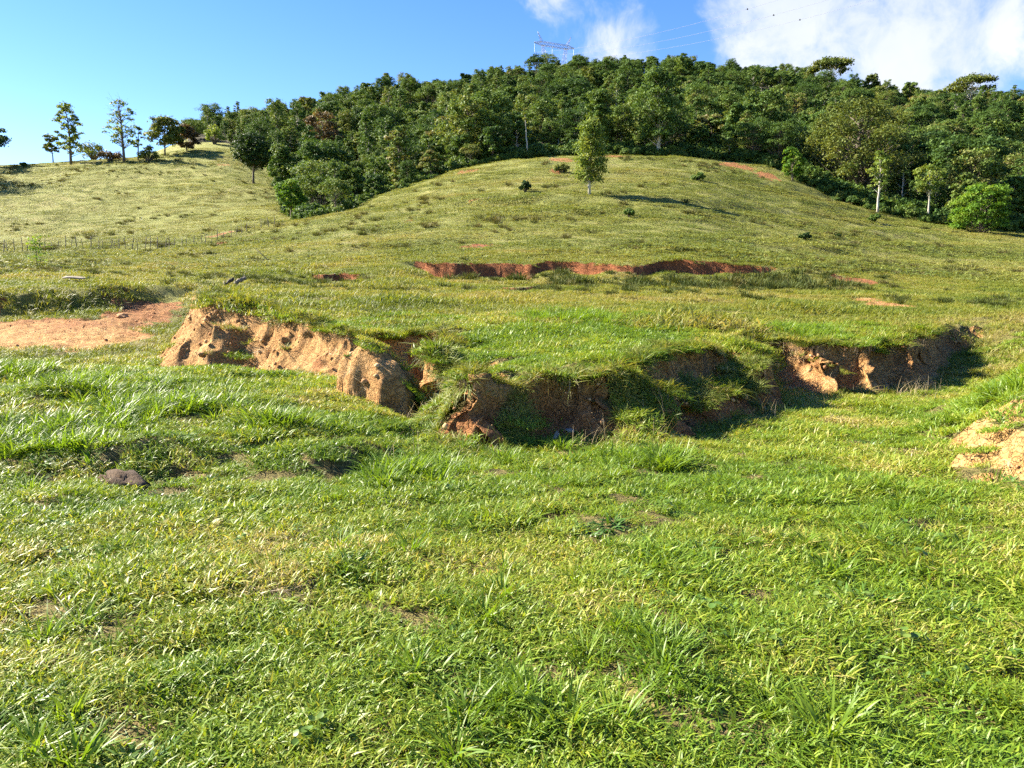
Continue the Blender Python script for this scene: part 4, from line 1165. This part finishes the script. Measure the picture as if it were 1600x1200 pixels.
    # shrubs
    for (name, label, u, v, hpx, wpx, mat, sd_) in [
            ('pasture_shrub', 'small dark upright shrub left of the lone hillside tree', 821, 300, 20, 18, M_DARK, 601),
            ('pasture_shrub', 'low grey green shrub beside the red earth patch near the crest', 877, 270, 14, 24, M_OLIVE, 602),
            ('pasture_shrub', 'round dark green shrub low on the right hillside', 1256, 376, 13, 20, M_DARK, 603),
            ('pasture_shrub', 'small green shrub below the tallest pale trunked tree', 1365, 348, 16, 20, M_FOREST, 604),
            ('pasture_shrub', 'tiny dark shrub right of the round hillside shrub', 1309, 372, 7, 9, M_DARK, 605),
            ('pasture_shrub', 'bushy green shrub below the forest edge right of the lone tree', 1090, 282, 13, 22, M_FOREST, 606),
            ('pasture_shrub', 'small green shrub down the slope from the lone tree', 983, 340, 14, 17, M_FOREST, 607),
            ('skyline_shrub', 'wide low shrub at the foot of the tall tiered skyline tree', 146, 250, 26, 44, M_OLIVE, 608),
            ('skyline_shrub', 'brownish shrub between the tiered and the half bare skyline trees', 172, 252, 20, 34, M_RUST, 609),
            ('skyline_shrub', 'low green shrub right of the half bare skyline tree', 232, 252, 24, 30, M_OLIVE, 610),
            ('skyline_shrub', 'tiny shrub on the bare left skyline', 37, 262, 8, 8, M_DARK, 611),
            ('skyline_shrub', 'small light green shrub behind the very dark round tree', 335, 225, 28, 36, M_LIGHT, 612),
            ('forest_edge_shrub', 'light green shrub hugging the forest edge left of the spur', 540, 315, 34, 44, M_FOREST, 613)]:
        p = ground_hit(u, v)
        H = metres(hpx, p[1]) * 1.15; W = metres(wpx, p[1]) / 2 * 1.1
        put_tree(name, shrub_proto(sd_, H, W, 14, 70, max(0.08, 0.0014 * p[1]), mat), p, 0, 1.0, label, 'shrub', None, ('stem', 'foliage'))
    # tall yellow leaved weed on the left terrace
    p = ground_hit(58, 420)
    put_tree('tall_weed', tree_proto(620, metres(50, p[1]), metres(10, p[1]), metres(26, p[1]) / 2, 'slim', 12, 22, 0.09, 0.02, M_BRIGHT), p, 0, 1.0,
             'tall leafy weed with yellow green top on the left terrace', 'plant', None, ('stem', 'foliage'))


build_single_trees()


def build_forest():
    rg = np.random.default_rng(23)
    protos = []
    specs = [('round', 10.0, 1.6, 3.6), ('round', 11.5, 2.0, 4.2), ('spread', 10.5, 2.0, 4.6), ('round', 9.0, 1.0, 3.4), ('spread', 12.0, 2.6, 4.4), ('slim', 12.5, 1.2, 2.9), ('round', 8.0, 0.8, 3.2), ('umbrella', 11.5, 3.4, 4.8), ('spread', 9.0, 1.0, 3.8),
             ('sparse', 12.5, 3.0, 3.2), ('slim', 14.0, 2.5, 2.6), ('spread', 11.0, 3.0, 5.2)]
    form = [(46, 120, 0.25), (60, 110, 0.22), (34, 150, 0.32), (46, 120, 0.28), (70, 90, 0.24), (50, 100, 0.25), (36, 130, 0.36), (38, 120, 0.24), (30, 170, 0.30), (44, 70, 0.24), (46, 80, 0.22), (80, 80, 0.20)]
    for i, ((st, H, cb, cw), (nc, per, lf)) in enumerate(zip(specs, form)):
        protos.append((st, tree_proto(700 + i, H, cb, cw, st, nc, per, lf, 0.17, M_FOREST, M_BARK if i % 3 else M_PALE, cr=((0.16, 0.42) if i % 2 else (0.2, 0.34)), flat=0.5 + 0.08 * (i % 5))))
    look = {'round': 'round-crowned', 'spread': 'wide-crowned', 'slim': 'narrow', 'umbrella': 'flat-topped', 'sparse': 'open-crowned'}
    # spaced positions over the wooded hill
    pts = []
    cell = {}
    D = 4.7
    tries = 60000
    Ys = np.sqrt(rg.uniform(100 ** 2, 385 ** 2, tries)); ts = rg.uniform(-0.44, 0.86, tries)
    ok = (Ys > forest_edge(ts) + 1.5)
    Xs = ts * Ys
    for x, y in zip(Xs[ok], Ys[ok]):
        dd = D * (0.8 if y < 150 else 1.0 if y < 260 else 1.15)
        k = (int(x // 6), int(y // 6)); bad = False
        for a in (-1, 0, 1):
            for b in (-1, 0, 1):
                for q in cell.get((k[0] + a, k[1] + b), ()):
                    if (q[0] - x) ** 2 + (q[1] - y) ** 2 < dd * dd:
                        bad = True; break
        if not bad:
            cell.setdefault(k, []).append((x, y)); pts.append((x, y))
    pts = np.array(pts)
    z = height(pts[:, 0], pts[:, 1])
    n = len(pts)
    kind = rg.integers(0, len(protos), n); sc = (0.68 + 0.85 * rg.uniform(0, 1, n) ** 1.6) * np.where(pts[:, 1] > 240, 0.95, 1.0)
    # keep the edge low, so that the spur does not hide behind a wall
    edge = pts[:, 1] - forest_edge(pts[:, 0] / pts[:, 1])
    sc = sc * (0.72 + 0.28 * sst(0, 14, edge))
    leftr = sst(-0.33, -0.38, pts[:, 0] / pts[:, 1])
    sc = sc * 0.76 * (1 - 0.05 * leftr)
    rz = rg.uniform(0, 6.28, n)
    tint = np.clip(0.50 + 0.28 * rg.normal(size=n) + 0.14 * vn(pts[:, 0] * 0.03, pts[:, 1] * 0.03, 299), 0, 1)
    # no tree stands higher than the wood does against the sky, and none hides the single trees before it
    sky_u = [300, 330, 400, 450, 500, 560, 620, 700, 730, 790, 840, 870, 905, 920, 960, 1030, 1080, 1150, 1200, 1260, 1330, 1400, 1450, 1500, 1560, 1600]
    sky_v = [195, 168, 165, 160, 148, 138, 122, 128, 122, 108, 95, 91, 93, 100, 93, 84, 95, 98, 108, 110, 125, 135, 145, 150, 140, 138]
    u, vb_ = project(pts[:, 0], pts[:, 1], z)
    Hp = np.array([sp[1] for sp in specs])[kind]
    hpx = F * Hp * sc / pts[:, 1]
    room = vb_ - np.interp(u, sky_u, sky_v)
    sc = sc * np.clip(room * (1 + 0.16 * rg.normal(size=n) + 0.25 * (rg.uniform(0, 1, n) < 0.1)) / hpx, 0.35, 1.0)
    keep = (vn(pts[:, 0] * 0.11, pts[:, 1] * 0.11, 297) > -0.62) | (edge < 6)
    for (su, sy, sw) in SINGLES:
        keep &= ~((np.abs(u - su) < sw + F * 3.4 * sc / pts[:, 1]) & (pts[:, 1] < sy + 3.0))
    pts, z, kind, sc, rz, tint, u, edge = pts[keep], z[keep], kind[keep], sc[keep], rz[keep], tint[keep], u[keep], edge[keep]
    n = len(pts)
    v = project(pts[:, 0], pts[:, 1], z + 8 * sc)[1]
    inview = (u > -10) & (u < 1610) & (v > 60)
    # what shows largest: near ones and those not tucked behind the row in front
    hgt_px = F * 9 * sc / pts[:, 1]
    score = hgt_px * np.where(edge < 16, 1.25, 1.0) * inview
    order = np.argsort(-score)
    single = np.zeros(n, bool); single[order[:290]] = True
    zones = [(430, 'beside the left skyline'), (560, 'above the small bright yellow tree'), (700, 'above the left flank of the spur'), (830, 'left of the lone hillside tree'),
             (960, 'behind the lone hillside tree'), (1100, 'around the tall crest tree'), (1220, 'above the red hillside track'), (1420, 'around the biggest olive tree'),
             (1530, 'behind the slender pale trees'), (9999, 'at the right picture edge')]
    names = {}
    for i in np.nonzero(single)[0]:
        st = protos[kind[i]][0]
        zone = next(t_ for lim, t_ in zones if u[i] < lim)
        colr = 'dark' if tint[i] < 0.3 else 'mid' if tint[i] < 0.52 else 'light' if tint[i] < 0.72 else 'olive'
        size = 'big ' if sc[i] > 0.85 else 'small ' if sc[i] < 0.58 else ''
        rowl = 'front-row' if edge[i] < 9 else 'second-row' if edge[i] < 18 else 'inner'
        names.setdefault('%s%s green %s %s tree %s' % (size, colr, look[st], rowl, zone), []).append(i)
    for lab, ii in names.items():
        ii = sorted(ii, key=lambda q: u[q])
        ends = {1: [''], 2: [', left one', ', right one'], 3: [', left one', ', middle one', ', right one']}.get(len(ii), [', %s from left' % w_ for w_ in ('first', 'second', 'third', 'fourth', 'fifth', 'sixth', 'seventh', 'eighth', 'ninth', 'tenth', 'eleventh', 'twelfth')] + [''] * len(ii))
        for q, en in zip(ii, ends):
            put_tree('forest_tree', protos[kind[q]][1], (pts[q, 0], pts[q, 1], z[q] - 0.2), rz[q], sc[q], lab + en, 'tree', 'trees of the forest on the hill', tint=tint[q])
    rest = np.nonzero(~single)[0]
    joined = []
    for st, (tm, cm) in protos:
        # one mesh with both materials for the far canopy
        v1 = np.empty(len(tm.vertices) * 3, np.float32); tm.vertices.foreach_get('co', v1)
        v2 = np.empty(len(cm.vertices) * 3, np.float32); cm.vertices.foreach_get('co', v2)
        l1 = np.empty(len(tm.loops), np.int32); tm.loops.foreach_get('vertex_index', l1)
        l2 = np.empty(len(cm.loops), np.int32); cm.loops.foreach_get('vertex_index', l2)
        p1 = np.empty(len(tm.polygons), np.int32); tm.polygons.foreach_get('loop_total', p1)
        p2 = np.empty(len(cm.polygons), np.int32); cm.polygons.foreach_get('loop_total', p2)
        lv = np.empty(len(cm.vertices), np.float32); cm.attributes['lv'].data.foreach_get('value', lv)
        me = mesh_np('canopy_tree', np.concatenate([v1, v2]).reshape(-1, 3), np.concatenate([l1, l2 + len(tm.vertices)]), np.concatenate([p1, p2]), None, False,
                     dict(lv=np.concatenate([np.zeros(len(tm.vertices), np.float32), lv])))
        me.materials.append(tm.materials[0]); me.materials.append(cm.materials[0])
        me.polygons.foreach_set('material_index', np.concatenate([np.zeros(len(p1), np.int32), np.ones(len(p2), np.int32)]))
        joined.append(me)
    col = proto_collection('canopy_tree', joined)
    k = rest
    scatter('forest_canopy', np.stack([pts[k, 0], pts[k, 1], z[k] - 0.2], -1), np.stack([k * 0, k * 0, rz[k]], -1), sc[k], kind[k], tint[k], col,
            'dense mixed green forest canopy over the top of the hill', 'forest')
    # undergrowth along and below the edge
    sh = []
    for i in range(4):
        s, f = shrub_proto(740 + i, 2.6, 2.0, 20, 70, 0.22, M_FOREST)
        sh.append(f)
    scol = proto_collection('undergrowth_shrub', sh)
    Y = np.sqrt(rg.uniform(98 ** 2, 230 ** 2, 26000)); t = rg.uniform(-0.43, 0.84, 26000)
    e = Y - forest_edge(t)
    kk = (e > -1.0) & ((e < 9) & (rg.uniform(0, 1, len(Y)) < 0.55) | (rg.uniform(0, 1, len(Y)) < 0.06))
    X, Y, e = (t * Y)[kk], Y[kk], e[kk]
    zz = height(X, Y)
    scatter('forest_undergrowth', np.stack([X, Y, zz - 0.15], -1), np.stack([X * 0, X * 0, rg.uniform(0, 6.28, len(X))], -1), rg.uniform(0.45, 1.2, len(X)) * (0.55 + 0.45 * sst(-1, 4, e)),
            rg.integers(0, 4, len(X)), rg.uniform(0.1, 0.8, len(X)), scol, 'tangled shrubs and undergrowth along the foot of the forest', 'undergrowth')


build_forest()


# ------------------------------------------------------------------ fence, litter, lumps
def build_fence():
    rg = np.random.default_rng(41)
    path = [(-20, 396), (60, 392), (110, 387), (170, 390), (240, 389), (300, 385), (345, 375), (390, 361), (432, 352)]
    pu = np.array([a for a, b in path]); pv = np.array([b for a, b in path])
    us = np.cumsum(rg.uniform(6.0, 12.5, 60)) - 18
    us = us[us < 432]
    root = bpy.data.objects.new('fence', None); C.objects.link(root)
    pts = [ground_hit(u, float(np.interp(u, pu, pv))) for u in us]
    root.location = pts[len(pts) // 2]
    tag(root, 'weathered post and wire fence crossing the foot of the left slope', 'fence')
    forms = []
    for k in range(4):
        g = Geo(); H = rg.uniform(1.2, 1.7)
        zz = np.linspace(-0.3, H, 6)
        g.tube(np.stack([0.04 * rg.normal(size=6).cumsum() * 0.4, 0.04 * rg.normal(size=6).cumsum() * 0.4, zz], -1), np.linspace(0.085, 0.055, 6) * rg.uniform(0.9, 1.2), 7)
        forms.append(g.build('post', M_WOOD))
    tops = []
    for p in pts:
        o = link('post', forms[rg.integers(0, 4)], root, Vector(p) - root.location)
        o.rotation_euler = (rg.normal(0, 0.06), rg.normal(0, 0.09), rg.uniform(0, 6.28))
        s = rg.uniform(0.6, 1.0); o.scale = (s * 0.65, s * 0.65, s)
        tops.append(Vector(p) - root.location)
    for h in (0.45, 0.8, 1.1):
        g = Geo()
        g.tube(np.array([(t.x, t.y, t.z + h) for t in tops]), 0.006, 4)
        link('wire', g.build('wire', M_WIRE), root)


build_fence()


def lump(seed, sx, sy, sz, mat, rough=0.25, name='lump'):
    rg = np.random.default_rng(seed)
    nu, nv_ = 28, 16
    th = np.linspace(0, 2 * math.pi, nu, endpoint=False); ph = np.linspace(0.02, math.pi - 0.02, nv_)
    T, Pp = np.meshgrid(th, ph)
    d = np.stack([np.sin(Pp) * np.cos(T), np.sin(Pp) * np.sin(T), np.cos(Pp)], -1)
    r = 1 + rough * vn3(d[..., 0] * 1.7 + seed, d[..., 1] * 1.7, d[..., 2] * 1.7, seed) + rough * 0.6 * vn3(d[..., 0] * 4, d[..., 1] * 4 + seed, d[..., 2] * 4, seed + 1) + rough * 0.3 * vn3(d[..., 0] * 10, d[..., 1] * 10, d[..., 2] * 10 + seed, seed + 2)
    V = (d * r[..., None] * [sx, sy, sz]).reshape(-1, 3)
    f = [(i * nu + j, (i + 1) * nu + j, (i + 1) * nu + (j + 1) % nu, i * nu + (j + 1) % nu) for i in range(nv_ - 1) for j in range(nu)]
    f.append(tuple(range(nu))); f.append(tuple((nv_ - 1) * nu + j for j in range(nu))[::-1])
    g = Geo(); g.add(V, f)
    return g.build(name, mat)


def build_small_things():
    p = ground_hit(196, 758)
    o = link('earth_clod', lump(5, 0.27, 0.13, 0.09, M_CLOD, 0.6), None, (p[0], p[1], p[2] + 0.0)); o.rotation_euler = (0.05, 0.2, -0.25)
    tag(o, 'dark brown crumbly lump lying in the grass at the left', 'earth clod')
    # charred log pieces on the terrace
    rg = np.random.default_rng(77)
    for (u, v, L, ang, lab, tip) in [(338, 450, 0.9, 0.1, 'low charred log lying on the terrace above the sandy mound', 0.05),
                                     (358, 448, 0.45, 0.5, 'short dark stump with raised end beside the charred log', 0.35),
                                     (376, 446, 0.55, 0.6, 'thin grey branch sticking up at the right of the dark stump', 0.3)]:
        p = ground_hit(u, v)
        g = Geo(); k = np.linspace(-0.5, 0.5, 7)
        pp = np.stack([k * L, 0.04 * rg.normal(size=7), 0.08 + tip * (k + 0.5) + 0.02 * rg.normal(size=7)], -1)
        thick = 0.10 if 'stump' in lab else 0.075 if 'log' in lab else 0.03
        g.tube(pp, thick * (1 + 0.2 * rg.normal(size=7)).clip(0.5), 7)
        if 'log' in lab or 'stump' in lab:
            for q in range(3):
                a = pp[1 + 2 * q]; g.tube(np.array([a, a + [rg.uniform(-.1, .1), 0, 0.10], a + [rg.uniform(-.2, .2), 0.03, 0.22]]), [0.045, 0.03, 0.012], 5)
        o = link('charred_log' if 'log' in lab and 'stump' not in lab else 'dark_stump' if 'stump with' in lab else 'dead_branch', g.build('log', M_CHAR if 'grey' not in lab else M_WOOD), None, p)
        o.rotation_euler = (0, 0, ang); o.scale = (0.7, 0.7, 0.7)
        tag(o, lab, 'log' if 'log lying' in lab else 'stump' if 'stump with' in lab else 'branch')
    # weathered plank on the left bank
    p = ground_hit(120, 441)
    g = Geo()
    L, W, T = metres(40, p[1]) / 2, 0.12, 0.025
    n = 6; xs = np.linspace(-L, L, n); V = []
    for i, x in enumerate(xs):
        sag = 0.01 * math.sin(i * 1.3)
        V += [(x, -W, sag), (x, W, sag + 0.01), (x, W, sag + 2 * T), (x, -W, sag + 2 * T - 0.008)]
    f = [(4 * i + a, 4 * i + (a + 1) % 4, 4 * i + 4 + (a + 1) % 4, 4 * i + 4 + a) for i in range(n - 1) for a in range(4)] + [(3, 2, 1, 0), (4 * n - 4, 4 * n - 3, 4 * n - 2, 4 * n - 1)]
    g.add(V, f)
    o = link('plank', g.build('plank', M_WOOD, False), None, (p[0], p[1], p[2] + 0.16)); o.rotation_euler = (0.25, 0.03, -0.05)
    tag(o, 'grey weathered plank lying on top of the left grassy bank', 'plank')
    # leaning stick
    p = ground_hit(414, 409)
    g = Geo(); g.tube(np.array([[0.3, 0, -0.1], [0, 0.02, 0.22], [-0.42, 0, 0.62]]), [0.03, 0.028, 0.02], 6)
    o = link('leaning_stick', g.build('stick', M_WOOD), None, p); o.scale = (1.3, 1.3, 1.3)
    tag(o, 'short dark stick leaning to the left in the open pasture', 'stick')
    # pale scraps in the gully
    for (u, v, s, h, lab, sd_) in [(868, 690, 0.03, 0.07, 'upright pale grey crumpled scrap among weeds at the gully foot', 3), (890, 676, 0.05, 0.022, 'flat pale grey scrap right of the upright one at the gully foot', 4)]:
        p = ground_hit(u, v)
        o = link('pale_scrap', lump(sd_, s, s * 0.5, h, M_SCRAP, 0.6), None, (p[0], p[1] - 0.05, p[2] + h * 0.9)); o.rotation_euler = (0.2, 0.3, 0.4)
        tag(o, lab, 'scrap')
    # clods broken off on the bare sand
    for i, (u, v, s, lab) in enumerate([(570, 600, 0.05, 'small clod at the foot of the sandy knob'), (192, 497, 0.16, 'reddish clod where the sandy track meets the grassy bank'),
                                        (318, 556, 0.10, 'sandy clod at the foot of the left mound')]):
        p = ground_hit(u, v)
        o = link('soil_clod', lump(20 + i, s, s * 0.8, s * 0.6, M_CLODSAND, 0.35), None, (p[0], p[1], p[2] + s * 0.25))
        tag(o, lab, 'clod')


M_CLODSAND = simple_mat('sandy_clod', (0.22, 0.11, 0.05), (0.42, 0.25, 0.12), 14.0, rough=1.0, bump=0.8)
build_small_things()


# ------------------------------------------------------------------ pylon and power lines
def build_pylon():
    Yt = 338.0
    base = base_at(866, Yt)
    dr = px_dir(868, 71)
    zb = EYE + dr[2] / dr[1] * Yt - base[2]         # beam height above the ground
    root = bpy.data.objects.new('pylon', None); C.objects.link(root)
    root.location = base; root.rotation_euler = (0, 0, math.radians(24))
    tag(root, 'steel lattice power pylon rising from the forested hilltop', 'pylon')

    def lattice(name, pts_a, pts_b, rad=0.09, wide=0.6, steps=6):
        """square lattice mast between two points with given half widths"""
        g = Geo(); a = np.array(pts_a[:3]); b = np.array(pts_b[:3]); wa, wb = pts_a[3], pts_b[3]
        ax = unit(b - a); s1 = unit(np.cross(ax, [0, 1, 0.03])); s2 = np.cross(ax, s1)
        cor = [(-1, -1), (1, -1), (1, 1), (-1, 1)]
        node = lambda k, c: a + (b - a) * k + (wa + (wb - wa) * k) * (s1 * c[0] + s2 * c[1])
        for c in cor:
            g.tube(np.array([node(0, c), node(1, c)]), rad, 4)
        for i in range(steps):
            k0, k1 = i / steps, (i + 1) / steps
            for j in range(4):
                c0, c1 = cor[j], cor[(j + 1) % 4]
                g.tube(np.array([node(k0, c0), node(k1, c1)]), rad * 0.55, 4); g.tube(np.array([node(k0, c1), node(k1, c0)]), rad * 0.55, 4)
                g.tube(np.array([node(k1, c0), node(k1, c1)]), rad * 0.55, 4)
        return link(name, g.build(name, M_STEEL, False), root)
    half = 9.6
    for s in (-1, 1):
        lattice('leg', (s * 2.6, 0, -0.5, 1.3), (s * 5.6, 0, zb - 0.6, 0.5), 0.055, steps=8)
        lattice('earth_wire_peak', (s * 6.0, 0, zb + 0.6, 0.5), (s * 8.0, 0, zb + 4.6, 0.05), 0.04, steps=3)
    lattice('cross_beam', (-half * 0.62, 0, zb, 0.75), (half * 0.62, 0, zb, 0.75), 0.065, steps=9)
    for s in (-1, 1):
        lattice('beam_tip', (s * half * 0.62, 0, zb, 0.75), (s * half, 0, zb, 0.12), 0.06, steps=4)
    ins = []
    for x in (-half + 0.2, -1.0, half - 0.2):
        g = Geo(); zz = np.linspace(zb - 0.6, zb - 4.0, 18)
        g.tube(np.stack([np.full(18, x), np.zeros(18), zz], -1), np.where(np.arange(18) % 2, 0.17, 0.08), 8)
        link('insulator', g.build('insulator', M_GLASS), root); ins.append((x, zb - 4.1))
    # conductors run down to the right towards and past the viewer
    R = root.rotation_euler.to_matrix()
    ends = [(1215, 0), (1293, 0), (1340, 7)]
    labs = ['uppermost of three conductors crossing the cloud at upper right', 'middle of three conductors crossing the cloud at upper right', 'lowest of three conductors crossing the cloud at upper right']
    marks = [(1168, 13), (1209, 21), (1250, 30)]
    dirw = np.array([math.sin(math.radians(24)), -math.cos(math.radians(24))])
    for i, ((x, zi), (ue, ve)) in enumerate(zip(ins, ends)):
        a = np.array(root.location) + np.array(R @ Vector((x, 0, zi)))
        d = px_dir(ue, ve)
        # depth at which the wire crosses that sight line in plan
        tx = d[0] / d[1]
        s = (tx * a[1] - a[0]) / (dirw[0] - tx * dirw[1])
        P1 = a[:2] + dirw * s
        z1 = EYE + d[2] / d[1] * P1[1]
        span = s * 2.3
        # parabola through the insulator and that point, ending on a similar height further on
        sl = (z1 - a[2]) / s
        c = 0.00045
        ss = np.linspace(0, span, 60)
        zz = a[2] + sl * ss + c * ss * (ss - s)
        pts = np.stack([a[0] + dirw[0] * ss, a[1] + dirw[1] * ss, zz], -1)
        w_ = bpy.data.objects.new('power_line', None); C.objects.link(w_); w_.location = a
        tag(w_, labs[i], 'power line')
        g = Geo(); g.tube(pts - a, 0.03, 5)
        link('conductor', g.build('conductor', M_WIRE), w_)
        um, vm = marks[i]
        dm = px_dir(um, vm); tm_ = dm[0] / dm[1]
        sm = (tm_ * a[1] - a[0]) / (dirw[0] - tm_ * dirw[1])
        zm = a[2] + sl * sm + c * sm * (sm - s)
        g = Geo(); q = np.array([a[0] + dirw[0] * sm, a[1] + dirw[1] * sm, zm]) - a
        for off in ((-0.22, 0, 0), (0.22, 0, 0), (0, 0, -0.22)):
            g.tube(np.array([q - off, q + off]), 0.11, 6)
        link('spacer', g.build('spacer', M_DARKMETAL), w_)


build_pylon()
